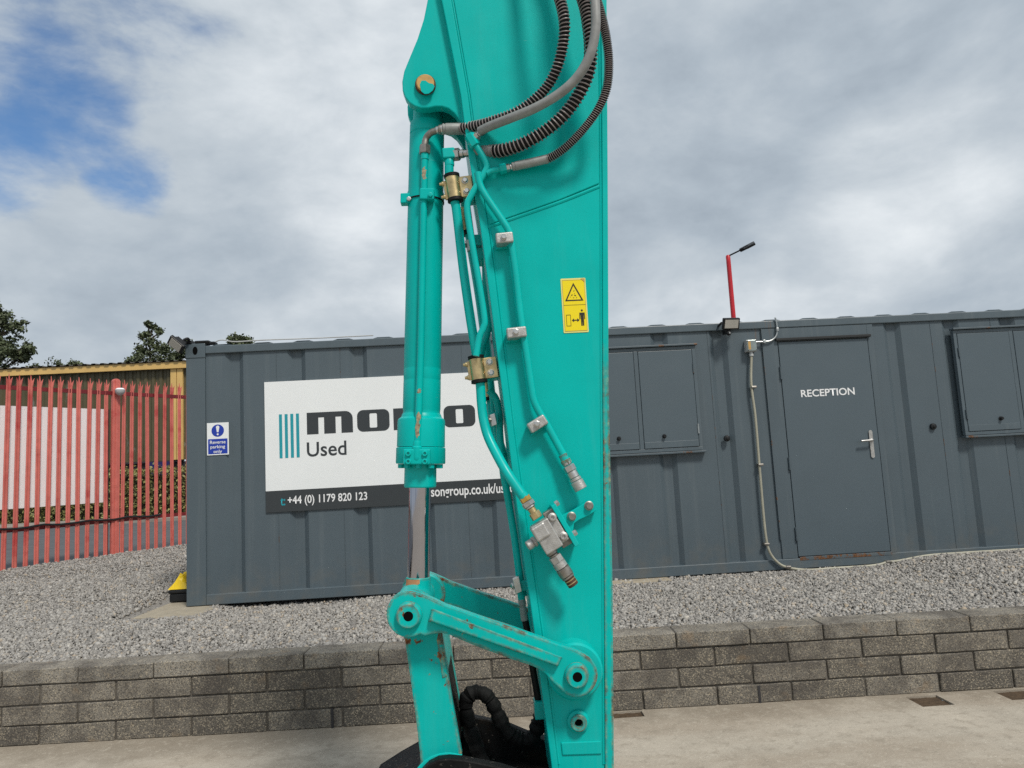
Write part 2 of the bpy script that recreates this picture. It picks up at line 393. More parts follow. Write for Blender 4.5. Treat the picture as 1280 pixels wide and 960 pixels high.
def inst(o, parent, loc, rot=(0, 0, 0), scale=(1, 1, 1)):
    c = o.copy(); col.objects.link(c); c.parent = parent; c.location = loc; c.rotation_euler = rot; c.scale = scale; return c
def crom(pts, step=8):
    pts = [Vector(p) for p in pts]; P = [pts[0]*2-pts[1]]+pts+[pts[-1]*2-pts[-2]]; out = []
    for i in range(1, len(P)-2):
        a, b, c, d = P[i-1:i+3]
        for j in range(step):
            t = j/step
            out.append(.5*((2*b)+(c-a)*t+(2*a-5*b+4*c-d)*t*t+(3*b-a-3*c+d)*t**3))
    out.append(pts[-1]); return out
def fillet(pts, rad, n=6):
    pts = [Vector(p) for p in pts]; out = [pts[0]]
    for i in range(1, len(pts)-1):
        a = pts[i-1]-pts[i]; b = pts[i+1]-pts[i]; d = min(rad, a.length*.48, b.length*.48)
        p, q = pts[i]+a.normalized()*d, pts[i]+b.normalized()*d
        for j in range(n+1):
            t = j/n; out.append(p*(1-t)**2+pts[i]*2*t*(1-t)+q*t*t)
    out.append(pts[-1]); return out
def text_mesh(name, s, m, parent, x0, x1, z0, z1, y, bold=0.0, rows=1):
    cu = bpy.data.curves.new(name, 'FONT'); cu.body = s; cu.size = 1; cu.offset = bold; cu.align_x = 'CENTER'; cu.resolution_u = 4; cu.space_line = .95
    t = bpy.data.objects.new('tmp', cu); col.objects.link(t)
    bpy.context.view_layer.update()
    me = bpy.data.meshes.new_from_object(t, depsgraph=bpy.context.evaluated_depsgraph_get())
    bpy.data.objects.remove(t); bpy.data.curves.remove(cu)
    co = np.empty(len(me.vertices)*3); me.vertices.foreach_get('co', co); co = co.reshape(-1, 3)
    mn, mx = co.min(0), co.max(0); g = org(parent); out = np.empty_like(co)
    out[:, 0] = x0+(co[:, 0]-mn[0])/(mx[0]-mn[0])*(x1-x0)-g.x
    out[:, 2] = z0+(co[:, 1]-mn[1])/(mx[1]-mn[1])*(z1-z0)-g.z
    out[:, 1] = y-g.y
    me.vertices.foreach_set('co', out.ravel()); me.materials.clear(); me.materials.append(m); me.update(); me.name = name
    o = bpy.data.objects.new(name, me); col.objects.link(o); o.parent = parent; ORG[o.name] = g; return o
def shape_mesh(name, loops, m, parent, y):     # flat print: outer outlines with holes, in x, z
    cu = bpy.data.curves.new(name, 'CURVE'); cu.dimensions = '2D'; cu.fill_mode = 'BOTH'
    for lp in loops:
        sp = cu.splines.new('POLY'); sp.points.add(len(lp)-1); sp.use_cyclic_u = True
        for p, (x, z) in zip(sp.points, lp): p.co = (x, z, 0, 1)
    t = bpy.data.objects.new('tmp', cu); col.objects.link(t); bpy.context.view_layer.update()
    me = bpy.data.meshes.new_from_object(t, depsgraph=bpy.context.evaluated_depsgraph_get())
    bpy.data.objects.remove(t); bpy.data.curves.remove(cu)
    co = np.empty(len(me.vertices)*3); me.vertices.foreach_get('co', co); co = co.reshape(-1, 3); g = org(parent)
    out = np.stack([co[:, 0]-g.x, np.full(len(co), y-g.y), co[:, 1]-g.z], 1)
    me.vertices.foreach_set('co', out.ravel()); me.materials.clear(); me.materials.append(m); me.update(); me.name = name
    o = bpy.data.objects.new(name, me); col.objects.link(o); o.parent = parent; ORG[o.name] = g; return o
def circ(cx, cz, r, n=32, a0=0, a1=360): return [(cx+r*math.cos(R(a0+(a1-a0)*i/n)), cz+r*math.sin(R(a0+(a1-a0)*i/n))) for i in range(n)]
def rrect(x0, x1, z0, z1, r=(0, 0, 0, 0), n=6):      # corner radii: top-left, top-right, bottom-right, bottom-left
    out = []
    for (cx, cz, rr, a) in ((x0, z1, r[0], 180), (x1, z1, r[1], 90), (x1, z0, r[2], 0), (x0, z0, r[3], -90)):
        if rr == 0: out.append((cx, cz)); continue
        ox = cx+rr if cx == x0 else cx-rr; oz = cz-rr if cz == z1 else cz+rr
        for i in range(n+1):
            q = R(a-90*i/n); out.append((ox+rr*math.cos(q), oz+rr*math.sin(q)))
    return out

# ================================================================== SETTING
GZ = -.45
WA = Vector((-.30, -2.252)); WB = Vector((6.52, -2.482)); wdir = (WB-WA).normalized(); WANG = math.atan2(wdir.y, wdir.x)
def wall_y(x): return WA.y+(x-WA.x)*wdir.y/wdir.x
# fence line
FA = Vector((-3.87, 3.30)); FB = Vector((-2.33, 5.50)); fdir = (FB-FA).normalized(); FANG = math.atan2(fdir.y, fdir.x)
fnor = Vector((-fdir.y, fdir.x))                        # towards the road
def gz(x, y):
    d = (x-FA.x)*fnor.x+(y-FA.y)*fnor.y                 # < 0 on the site side of the fence
    ss = lambda v: (lambda c: c*c*(3-2*c))(min(max(v, 0), 1))
    h = -.015+.15*ss((y+2.0)/6.5)*(1-.4*ss((x+1.2)/1.5))
    front = 1-ss((y+.05)/.4)
    h += front*(.055*ss((x-6.9)/.8)*max(0, 1-abs(y+.15)/1.2)-.026*ss((x-.1)/.5)*(1-ss((x-6.8)/.5)))
    h -= front*.035*ss((x-.2)/.3)*(1-ss((x-1.4)/.6))*ss((y+.5)/.4)
    pd_ = max(abs(x+.12)-.36, abs(y-.15)-.60); h = h+(min(h, -.028)-h)*(1-ss((pd_+.02)/.12))
    h += .012*mnoise.noise(Vector((x*1.3, y*1.3, 3)))
    if d > -.15: h = h*(1-min(1, (d+.15)/.35))+(-.02)*min(1, (d+.15)/.35)
    return h
# yard: one sheet with three shallow square pits left in it
pits = [(785, 893, .20, .11), (1162, 876, .21, .19), (1275, 868, .24, .18)]
holes = []
for (x, y, wx, wy) in pits:
    p = atz(x, y, GZ); holes.append((p.x-wx/2, p.x+wx/2, p.y-wy/2, p.y+wy/2))
xs = sorted({-150, -40, -10, 40, 160}.union(*[{h[0], h[1]} for h in holes])); ys = sorted({-150, -40, -12, -1.6}.union(*[{h[2], h[3]} for h in holes]))
mb = MB(); fl = MB()
for i in range(len(xs)-1):
    for j in range(len(ys)-1):
        a, b, c, d = xs[i], xs[i+1], ys[j], ys[j+1]
        if any(h[0] < (a+b)/2 < h[1] and h[2] < (c+d)/2 < h[3] for h in holes): continue
        mb.add([(a, c, GZ), (b, c, GZ), (b, d, GZ), (a, d, GZ)], [(0, 1, 2, 3)])
for (a, b, c, d) in holes:
    z = GZ-.014; g = 6
    mb.add([(a, c, GZ), (b, c, GZ), (b, d, GZ), (a, d, GZ), (a, c, z), (b, c, z), (b, d, z), (a, d, z)], [(0, 1, 5, 4), (1, 2, 6, 5), (2, 3, 7, 6), (3, 0, 4, 7)])
    vs = [(a+(b-a)*p/g, c+(d-c)*q/g, z+.002+.008*mnoise.noise(Vector((p*.9+a, q*.9, 1)))) for q in range(g+1) for p in range(g+1)]
    fl.add(vs, [(q*(g+1)+p, q*(g+1)+p+1, (q+1)*(g+1)+p+1, (q+1)*(g+1)+p) for q in range(g) for p in range(g)], True)
yard = tag(mb.build('yard', M['yard']), kind='structure'); fl.build('dirt', M['dirt'], yard)
# land to the horizon, the road and the pavement behind the fence
mb = MB(); mb.add([(-900, 6.0, -.08), (900, 6.0, -.08), (900, 1800, -.08), (-900, 1800, -.08)], [(0, 1, 2, 3)])
mb.add([(-900, -2.0, -.10), (-30, -2.0, -.10), (-30, 6.0, -.08), (-900, 6.0, -.08)], [(0, 1, 2, 3)])
mb.add([(30, -2.0, -.10), (900, -2.0, -.10), (900, 6.0, -.08), (30, 6.0, -.08)], [(0, 1, 2, 3)])
tag(mb.build('land', M['land']), kind='structure')
RZ = .03
mb = MB(); q = [FA-fdir*26+fnor*.22, FA+fdir*5+fnor*.22]
mb.add([(q[0].x, q[0].y, RZ), (q[1].x, q[1].y, RZ), (20, 15.6, RZ), (-60, 15.6, RZ), (-60, q[0].y, RZ)], [(0, 1, 2, 3, 4)])
tag(mb.build('road', M['asphalt']), kind='structure')
mb = MB().box(-60, 20, 15.6, 17.3, -.05, RZ+.11); tag(mb.build('pavement', M['kerb'], bevel=.02), kind='structure')
# gravel bed
x0, x1, y0, y1, st = -14., 16., -2.22, 8., .12
nx, ny = int((x1-x0)/st), int((y1-y0)/st); mb = MB(); vs = []
for j in range(ny+1):
    for i in range(nx+1):
        x = x0+i*st; y = y0+j*st
        if j == 0: y = wall_y(x)+.1
        vs.append((x, y, gz(x, y)-.012))
mb.add(vs, [(j*(nx+1)+i, j*(nx+1)+i+1, (j+1)*(nx+1)+i+1, (j+1)*(nx+1)+i) for j in range(ny) for i in range(nx)], True)
tag(mb.build('gravel_bed', M['gravel']), kind='structure')
# gravel: single chips of stone
def gravel():
    pts = []
    def scatter(xa, xb, ya, yb, dens):
        n = int((xb-xa)*(yb-ya)*dens); X = rng.uniform(xa, xb, n); Y = rng.uniform(ya, yb, n)
        for x, y in zip(X, Y):
            if y < wall_y(x)+.215: continue
            d = (x-FA.x)*fnor.x+(y-FA.y)*fnor.y
            if d > .12 and rng.random() < min(1, d*3): continue
            if x > .1 and y > .06: continue
            if -.49 < x < .23 and -.34 < y < .9 and rng.random() > .03: continue
            pts.append((x, y))
    scatter(-2.2, 9.3, -2.3, .1, 4300)
    scatter(-3.6, .1, .1, 2.2, 3000)
    scatter(-5.2, -2.2, -2.3, .1, 1100); scatter(-5.2, -3.6, .1, 2.2, 1100)
    scatter(-5.0, .1, 2.2, 5.8, 1500)
    n = len(pts); P = np.array(pts)
    Z = np.array([gz(x, y) for x, y in pts])
    base = np.array([(a, b, c) for c in (-1, 1) for b in (-1, 1) for a in (-1, 1)], float)*.62
    s = rng.lognormal(math.log(.0098), .34, n); s = np.clip(s, .006, .030)
    V = base[None]*(1+rng.uniform(-.42, .42, (n, 8, 3)))
    V *= (s[:, None]*rng.uniform(.65, 1.3, (n, 3)))[:, None, :]
    # random rotation
    q = rng.normal(size=(n, 4)); q /= np.linalg.norm(q, axis=1)[:, None]
    a, b, c, d = q.T
    Rm = np.stack([np.stack([1-2*(c*c+d*d), 2*(b*c-a*d), 2*(b*d+a*c)], 1), np.stack([2*(b*c+a*d), 1-2*(b*b+d*d), 2*(c*d-a*b)], 1), np.stack([2*(b*d-a*c), 2*(c*d+a*b), 1-2*(b*b+c*c)], 1)], 1)
    V = np.einsum('nij,nkj->nki', Rm, V)
    V[:, :, 0] += P[:, 0, None]; V[:, :, 1] += P[:, 1, None]; V[:, :, 2] += (Z+rng.uniform(-.006, .012, n))[:, None]
    fb = np.array([(0, 2, 3, 1), (4, 5, 7, 6), (0, 1, 5, 4), (1, 3, 7, 5), (3, 2, 6, 7), (2, 0, 4, 6)])
    Fq = (fb[None]+(np.arange(n)*8)[:, None, None]).reshape(-1)
    me = bpy.data.meshes.new('gravel'); me.vertices.add(n*8); me.vertices.foreach_set('co', V.ravel())
    me.loops.add(len(Fq)); me.loops.foreach_set('vertex_index', Fq.astype(np.int32))
    me.polygons.add(n*6); me.polygons.foreach_set('loop_start', np.arange(0, n*24, 4, dtype=np.int32))
    me.update(calc_edges=True); me.materials.append(M['stone'])
    o = bpy.data.objects.new('gravel', me); col.objects.link(o)
    tag(o, 'grey limestone gravel between the block wall and the cabin', None, None, 'stuff')
gravel()

# ------------------------------------------------------------------ retaining wall of concrete blocks
wall = empty('retaining_wall', (WA.x, WA.y, GZ), WANG, 'low weathered concrete block retaining wall in front of the gravel', 'wall')
mb = MB().box(-4.4, 11.4, .014, .195, 0.0, .478); mb.build('mortar', M['mortar'], wall, local=True)
def blockmesh(name, L, D, H, m, seed):
    rs = random.Random(seed); bm = bmesh.new(); bmesh.ops.create_cube(bm, size=1)
    bmesh.ops.subdivide_edges(bm, edges=[e for e in bm.edges if abs(e.verts[0].co.x-e.verts[1].co.x) > .5], cuts=3)
    for v in bm.verts:
        v.co.x *= L; v.co.y *= D; v.co.z *= H; v.co += Vector([rs.uniform(-.0018, .0018) for _ in range(3)])
    bmesh.ops.bevel(bm, geom=[e for e in bm.edges if e.calc_face_angle(0) > 1], offset=.005, segments=1, affect='EDGES')
    me = bpy.data.meshes.new(name); bm.to_mesh(me); bm.free(); me.materials.append(m); return me
bms = [blockmesh('block', .486, .10, .118, M['block'], s) for s in range(4)]
cms = [blockmesh('coping_stone', .492, .205, .100, M['coping'], s+9) for s in range(4)]
jx = at(97, 860, -2.27).x-WA.x                          # a joint seen in the photograph
PI = .50
for row in range(4):
    off = jx % PI + (PI/2 if row in (0, 2) else 0)
    for i in range(-9, 23):
        cx = off+(i+.5)*PI
        if row == 3:
            o = bpy.data.objects.new('coping_stone', random.choice(cms)); zc = .485-.050; yc = .1025-.006
        else:
            o = bpy.data.objects.new('block', random.choice(bms)); zc = .0600+row*.1275; yc = .05
        col.objects.link(o); o.parent = wall
        o.location = (cx, yc+random.uniform(-.004, .004), zc+random.uniform(-.002, .002)); o.rotation_euler = (0, random.uniform(-.002, .002), random.uniform(-.003, .003))

for (x, y, h) in ((413, 902, .125), (947, 865, .11)):      # dark strips laid over the block faces, standing in for cracked open joints
    p = atz(x, y, GZ+.06); q_ = (Vector((p.x, p.y))-WA).dot(wdir)
    MB().box(q_-.008, q_+.008, -.0065, .012, .0, h).build('crack_strip', M['plinth'], wall, local=True)
# ================================================================== CABIN
CL, CW, CH = 9.75, 2.9, 2.585
cab = empty('site_cabin', (0, 0, 0), 0, 'grey corrugated steel site cabin behind the gravel with reception door', 'cabin')
yo, yi = .020, .058                                     # outer face and recess of the corrugated sheet
prof = [(.19, yo)]
ribs = [.574-.006+.63*i for i in range(0, 9)]          # right-hand ends of the recesses
ribs = [r for r in ribs if r < 5.9]+[7.505, 8.150, 8.78, 9.41]
for rb in ribs:
    prof += [(rb-.185, yo), (rb-.135, yi), (rb-.048, yi), (rb, yo)]
prof += [(CL-.19, yo)]
mb = MB(); n = len(prof); z0, z1 = .10, CH-.075
mb.add([(x, y, z0) for x, y in prof]+[(x, y, z1) for x, y in prof], [(i, i+1, n+i+1, n+i) for i in range(n-1)])
mb.build('corrugated_wall', M['cabin'], cab)
# left gable, back and right gable, same sheet
mb = MB()
def corr(p, q, nrm):
    d = (q-p); L = d.length; d.normalize(); pts = [p]; t = .25
    while t < L-.4: pts += [p+d*t, p+d*(t+.05)-nrm*.036, p+d*(t+.14)-nrm*.036, p+d*(t+.19)]; t += .63
    pts.append(q); n = len(pts)
    mb.add([(v.x, v.y, z0) for v in pts]+[(v.x, v.y, z1) for v in pts], [(i+1, i, n+i, n+i+1) for i in range(n-1)])
corr(Vector((.02, .19, 0)), Vector((.02, CW-.19, 0)), Vector((-1, 0, 0)))
corr(Vector((CL-.02, CW-.19, 0)), Vector((CL-.02, .19, 0)), Vector((1, 0, 0)))
corr(Vector((.19, CW-.02, 0)), Vector((CL-.19, CW-.02, 0)), Vector((0, 1, 0)))
mb.build('side_wall', M['cabin'], cab)
for (x, y) in ((0, 0), (CL-.19, 0), (0, CW-.19), (CL-.19, CW-.19)):
    MB().box(x, x+.19, y, y+.19, .002, CH-.12).build('corner_post', M['cabin'], cab, bevel=.006)
    mb = MB(); mb.box(x-.004, x+.186+.008, y-.006, y+.196, CH-.122, CH+.030); cc = mb.build('corner_casting', M['cabin_trim'], cab, bevel=.008)
    if y == 0:
        h = MB(); h.prism([(x+.095+.026*math.cos(t)*.95, CH-.045+(.042 if math.sin(t) > 0 else -.042)*abs(math.sin(t))**1.0) for t in [2*math.pi*i/20 for i in range(20)]], -.0085, -.005)
        h.build('casting_hole', M['hole'], cc)
MB().box(.192, CL-.192, -.004, .10, CH-.080, CH).build('top_rail', M['cabin_trim'], cab, bevel=.008)
MB().box(.192, CL-.192, -.004, .12, 0.004, .106).build('bottom_rail', M['cabin_trim'], cab, bevel=.006)
MB().box(.0, .10, .192, CW-.192, CH-.080, CH).box(.0, .1, .192, CW-.192, .004, .104).box(CL-.1, CL, .192, CW-.192, CH-.08, CH).box(CL-.1, CL, .192, CW-.192, .004, .104).box(.192, CL-.192, CW-.1, CW, CH-.08, CH).build('side_rail', M['cabin_trim'], cab, bevel=.006)
# roof sheet with cross ribs
mb = MB(); pr = [(.05, CH+.002)]; t = .25
while t < CL-.3: pr += [(t, CH+.002), (t+.05, CH+.016), (t+.17, CH+.016), (t+.22, CH+.002)]; t += .41
pr.append((CL-.05, CH+.002)); n = len(pr)
mb.add([(x, .02, z) for x, z in pr]+[(x, CW-.02, z) for x, z in pr]+[(x, .02, CH-.02) for x, z in pr], [(i, i+1, n+i+1, n+i) for i in range(n-1)]+[(2*n+i, 2*n+i+1, i+1, i) for i in range(n-1)])
mb.build('roof', M['cabin_trim'], cab)
for x in (0.9, 1.55, 2.8, 3.4, 5.4, 7.83, 8.5): MB().box(x, x+.004, yo-.0035, yo+.002, .108, CH-.082).build('sheet_joint', M['cabin_rusty'], cab)
# flat panel with the door
dx0, dx1, dz0, dz1 = 6.150, 7.118, .125, 2.350
pan = MB()
pan.box(5.985, dx0-.006, .004, yo+.03, .108, CH-.082); pan.box(dx1+.006, 7.19, .004, yo+.03, .108, CH-.082); pan.box(dx0-.0055, dx1+.0055, .004, yo+.03, dz1+.008, CH-.082)
pan.build('door_surround', M['cabin'], cab, bevel=.003)
MB().box(5.977, 5.985, -.004, .03, .30, CH-.083).build('seam', M['cabin_rusty'], cab)
door = MB().box(dx0, dx1, .0, .045, dz0, dz1).build('door', M['cabin_door'], cab, bevel=.004)
MB().box(dx0-.006, dx0-.0005, .012, .05, dz0, dz1).box(dx1+.0005, dx1+.006, .012, .05, dz0, dz1).box(dx0, dx1, .012, .05, dz1+.0005, dz1+.0075).build('door_seal', M['dark_gap'], door)
MB().box(dx0-.03, dx1+.03, -.030, .004, dz1+.012, dz1+.040).build('drip_bar', M['dark_gap'], door, bevel=.004)
MB().box(dx0+.01, dx1+.01, -.007, .012, .084, dz0-.006).build('threshold', M['threshold'], door, bevel=.003)
for z in (.36, 1.08, 2.03):
    MB().tube([(dx0-.005, -.008, z-.06), (dx0-.005, -.008, z+.06)], .010, 8).tube([(dx0-.005, -.009, z-.075), (dx0-.005, -.009, z-.045)], .013, 8).build('hinge', M['cabin_rusty'], door)
hx = at(1089, 555, 0).x; hz = at(1089, 555, 0).z
hp = shape_mesh('handle_plate', [rrect(hx-.019, hx+.019, hz-.145, hz+.145, (.019,)*4)], M['alloy'], door, -.0085)
sol = hp.modifiers.new('thick', 'SOLIDIFY'); sol.thickness = .008; sol.offset = 0
MB().tube(fillet([(hx, -.01, hz+.04), (hx, -.058, hz+.04), (hx-.135, -.060, hz+.036)], .02), .0105, 10).lathe((hx, -.012, hz+.04), (0, -1, 0), [(0, .017), (.012, .017), (.014, .012)], 14).build('lever', M['steel'], door)
a, b = at(1000.5, 486.5, 0), at(1066.5, 474, 0)
text_mesh('lettering', 'RECEPTION', M['white_ink'], door, a.x, b.x, 1.755, 1.832, -.0025, .018)
# steel window shutters
def shutter(xa, xb, za, zb, side):
    s = empty('window_shutter', (xa, 0, za)); s.parent = cab; ORG[s.name] = Vector((xa, 0, za))
    y = -.028
    fr = MB(); t = .035
    fr.box(xa, xa+t, y, yo, za+t, zb-t).box(xb-t, xb, y, yo, za+t, zb-t).box(xa, xb, y, yo, zb-t, zb).box(xa, xb, y, yo, za, za+t)
    mid = (xa+xb)/2; fr.box(mid-.022, mid+.022, y, yo, za+t, zb-t); fr.build('frame', M['cabin_trim'], s, bevel=.003)
    MB().box(xa-.012, xb+.02, y-.028, yo, zb+.003, zb+.022).build('drip_ledge', M['cabin_rusty'], s, bevel=.004)
    MB().box(xa-.012, xb+.03, y-.022, yo, za-.026, za-.004).build('sill', M['cabin_rusty'], s, bevel=.004)
    for (p, q, hs) in ((xa+t+.004, mid-.026, xa+t), (mid+.026, xb-t-.004, xb-t)):
        lf = MB(); lf.box(p, q, y-.004, yo-.01, za+t+.004, zb-t-.004); lf.build('leaf', M['cabin_door'], s, bevel=.003)
        MB().box(p+.003, q-.003, y-.0065, y-.003, za+t+.006, za+t+.07).build('leaf_rail', M['cabin_trim'], s, bevel=.002)
        kx = q-.21 if hs < mid else p+.21
        MB().lathe((kx, y-.004, za+t+.125), (0, -1, 0), [(0, .022), (.006, .022), (.008, .012), (.022, .012), (.024, .018), (.034, .014)], 14).build('knob', M['black'], s)
        for zz in (za+.22, zb-.24):
            MB().tube([(hs, y-.008, zz-.05), (hs, y-.008, zz+.05)], .009, 8).build('hinge', M['cabin_rusty'] if zz > za+.5 else M['galv'] if side and hs > mid else M['cabin_rusty'], s)
    return s
shutter(3.98, 5.245, 1.262, 2.352, 1); shutter(8.045, 9.31, 1.265, 2.388, 0)
for (x, y) in ((909, 548), (1167, 533)):
    p = at(x, y, .0)
    MB().lathe((p.x, yo+.002, p.z), (0, -1, 0), [(0, .032), (.012, .034), (.030, .030), (.034, .016), (.040, .014), (.042, .006)], 18).build('vent', M['black'], cab)

# ------------------------------------------------------------------ things fixed to the cabin
sx0, sx1, sz0, sz1, sd = .782, 3.62, .868, 2.184, 1.080
sg = empty('company_sign', (sx0, 0, sz0), 0, 'long white company sign with black logo and phone strip on the cabin wall', 'sign')
MB().box(sx0, sx1, .004, .016, sd, sz1).build('panel', M['white'], sg)
MB().box(sx0, sx1, .004, .016, sz0, sd-.0005).build('footer_panel', M['ink'], sg)
ys = .0025
def SX(px, py): return at(px, py, 0)
for i in range(4):
    a = SX(348.5+7.1*i, 518); MB().box(a.x, a.x+.030, ys, ys+.001, SX(349, 573).z, SX(349, 518).z).build('logo_stripe', M['cyan'], sg)
lz1 = SX(384, 516).z; lz0 = SX(384, 543.2).z; H = lz1-lz0
def lx(px): return SX(px, 530).x
x0, x1 = lx(383.5), lx(441)
w_ = x1-x0; s1 = x0+w_*.25; s2 = x0+w_*.625; sw = w_*.125
m_loop = rrect(x0, x1, lz0, lz1, (0, .075, 0, 0)); 
m_loop = [(x0, lz0)]+[(x0, lz1)]+rrect(x0, x1, lz0, lz1, (0, .075, 0, 0))[1:-1]+[(s2+sw, lz0), (s2+sw, lz1-H*.24), (s2, lz1-H*.24), (s2, lz0), (s1+sw, lz0), (s1+sw, lz1-H*.24), (s1, lz1-H*.24), (s1, lz0)]
shape_mesh('letter', [m_loop], M['ink'], sg, ys)
def letter_o(a, b):
    c = (a+b)/2; hw = (b-a)*.115
    shape_mesh('letter', [rrect(a, b, lz0, lz1, (.06,)*4), rrect(c-hw, c+hw, lz0+H*.17, lz1-H*.17, (.012,)*4)], M['ink'], sg, ys)
letter_o(lx(446.5), lx(487))
shape_mesh('letter', [rrect(lx(492), lx(508), lz0, lz1)], M['ink'], sg, ys)
a, b = lx(513), lx(551); t3 = H*.2; g3 = H*.2
shape_mesh('letter', [[(a, lz1), (b, lz1), (b, lz1-t3-.01), (a+.12, lz1-t3-.01), (a+.12, lz1-t3-g3), (b, lz1-t3-g3), (b, lz0), (a, lz0), (a, lz0+t3+.01), (b-.12, lz0+t3+.01), (b-.12, lz0+t3+g3), (a, lz0+t3+g3)]], M['ink'], sg, ys)
letter_o(lx(555), lx(594.5))
a, b = lx(600), lx(641); c = (a+b)/2; hw = (b-a)*.115
shape_mesh('letter', [[(a, lz0), (a, lz1)]+rrect(a, b, lz0, lz1, (0, .06, 0, 0))[1:-1]+[(c+hw, lz0), (c+hw, lz1-H*.24), (c-hw, lz1-H*.24), (c-hw, lz0)]], M['ink'], sg, ys)
text_mesh('lettering', 'Used', M['ink'], sg, SX(383.5, 563).x, SX(433, 560).x, SX(384, 571.2).z, SX(433, 550.5).z, ys, .012)
text_mesh('lettering', 't:', M['cyan'], sg, SX(350.5, 628).x, SX(356.5, 628).x, SX(350, 632.2).z, SX(356, 622).z, ys, .015)
text_mesh('lettering', '+44 (0) 1179 820 123', M['white_ink'], sg, SX(359.5, 627).x, SX(459, 623).x, SX(370, 632.8).z, SX(370, 619.5).z, ys, .015)
text_mesh('lettering', 'molsongroup.co.uk/used', M['white_ink'], sg, SX(519.5, 617).x, SX(642.5, 610).x, SX(565, 623.5).z, SX(565, 607).z, ys, .015)
pa, pb = SX(258, 529), SX(285.5, 568)
ps = empty('parking_sign', (pa.x, 0, pb.z), 0, 'small blue and white reverse parking only sign at the left end of the cabin', 'sign')
MB().box(pa.x, pb.x, .012, .0195, pb.z, pa.z).build('panel', M['white'], ps, bevel=.001)
pw = pb.x-pa.x; ph = pa.z-pb.z
MB().box(pa.x+.012, pb.x-.012, .0105, .0115, pb.z+.012, pb.z+ph*.50).build('blue_field', M['blue'], ps)
cx, cz = pa.x+pw/2, pb.z+ph*.755
shape_mesh('blue_disc', [circ(cx, cz, .062)], M['blue'], ps, .0105)
shape_mesh('exclamation_mark', [[(cx-.008, cz-.016), (cx-.017, cz+.036)]+[(cx+.017*math.cos(R(a)), cz+.036+.014*math.sin(R(a))) for a in range(150, 20, -25)]+[(cx+.017, cz+.036), (cx+.008, cz-.016)], circ(cx, cz-.037, .0095, 16)], M['white_ink'], ps, .0095)
for i, (s, ww) in enumerate((('Reverse', .155), ('parking', .145), ('only', .085))):
    zc = pb.z+ph*.50-.036-.047*i
    text_mesh('lettering', s, M['white_ink'], ps, cx-ww/2, cx+ww/2, zc-(.022 if i else .013), zc+.020, .0085, .012)

def floodlight(name, c, nrm, upv, w2, h2, label):
    nrm = Vector(nrm).normalized(); sx = Vector(upv).cross(nrm).normalized(); u = nrm.cross(sx)
    e = empty(name, c, 0, label, 'floodlight', 'floodlights on the cabin'); c = Vector(c)
    MB().obox(c, sx*w2, u*h2, nrm*.018).obox(c-nrm*.03, sx*w2*.75, u*h2*.7, nrm*.02).build('housing', M['black'], e, bevel=.008)
    mb = MB()
    for i in range(7): mb.obox(c-nrm*.055+sx*w2*.6*(i-3)/3, sx*.004, u*h2*.6, nrm*.014)
    mb.build('cooling_fin', M['black'], e)
    MB().obox(c+nrm*.0185, sx*w2*.80, u*h2*.74, nrm*.003).build('lens', M['lens'], e)
    return e, sx, u, nrm, c
p = at(913.5, 404.5, -.14)
e, sx, u, nn, c = floodlight('floodlight', p, (.12, -1, -.42), (0, 0, 1), .092, .060, 'black floodlight with motion sensor on the cabin roof edge by the red lamp post')
for s_ in (.08, -.08): MB().tube([c-nn*.05+sx*s_, c-nn*.05+sx*s_+Vector((0, .14, -.02))], .012, 8).build('bracket', M['black'], e)
q = at(911, 416, -.12)
MB().box(q.x-.028, q.x+.028, -.11, -.004, q.z+.0, q.z+.05).ball((q.x, -.115, q.z-.002), .026).build('sensor', M['black'], e, bevel=.003)
MB().ball((q.x+.003, -.137, q.z-.006), .009, 8, 6).build('sensor_eye', M['grey_cap'], e)
p = at(220.5, 430.5, -.12)
e, sx, u, nn, c = floodlight('floodlight', p, (-.34, -.82, -.46), (.72, 0, -.72), .056, .088, 'black floodlight tilted outwards at the top left corner of the cabin')
MB().tube(fillet([c+nn*-.05, c+Vector((.09, .06, .075)), Vector((.03, .04, CH+.028))], .03), .014, 8).box(-.02, .06, -.015, .09, CH+.032, CH+.06).build('bracket', M['black'], e)
al = empty('security_beacon', (.16, .06, CH+.03), 0, 'flat black security unit on the cabin roof corner', 'security unit')
MB().box(.09, .235, -.01, .10, CH+.032, CH+.058).box(.12, .29, 0, .09, CH+.020, CH+.045).build('body', M['black'], al, bevel=.008)
MB().tube(crom([(.27, .02, CH+.035), (.36, .0, CH+.055), (.5, -.005, CH+.03), (.8, .0, CH+.035), (1.3, .01, CH+.032), (1.9, .01, CH+.034)]), .006, 6).build('wire', M['grey_cap'], al)
# junction box and the two conduits
a, b = at(930, 426, 0), at(944, 440, 0)
jb = empty('junction_box', (a.x, 0, b.z), 0, 'small grey junction box on the cabin wall left of the reception door', 'junction box')
MB().box(a.x, b.x, -.055, .02, b.z, a.z).build('box', M['grey_cap'], jb, bevel=.006)
MB().box(a.x+.004, b.x-.004, -.067, -.0555, b.z+.004, a.z-.004).build('lid', M['clear'], jb, bevel=.005)
MB().box(a.x+.016, a.x+.042, -.0685, -.0675, b.z+.02, a.z-.02).build('sticker', M['ochre'], jb)
for x in (a.x+.012, b.x-.012):
    for z in (b.z+.012, a.z-.012): MB().lathe((x, -.066, z), (0, -1, 0), [(0, .005), (.004, .004)], 8).build('screw', M['black'], jb)
mx = (a.x+b.x)/2
MB().lathe((mx, -.025, b.z), (0, 0, -1), [(0, .019), (.02, .019), (.022, .024), (.045, .024), (.047, .016)], 12).build('gland', M['grey_cap'], jb)
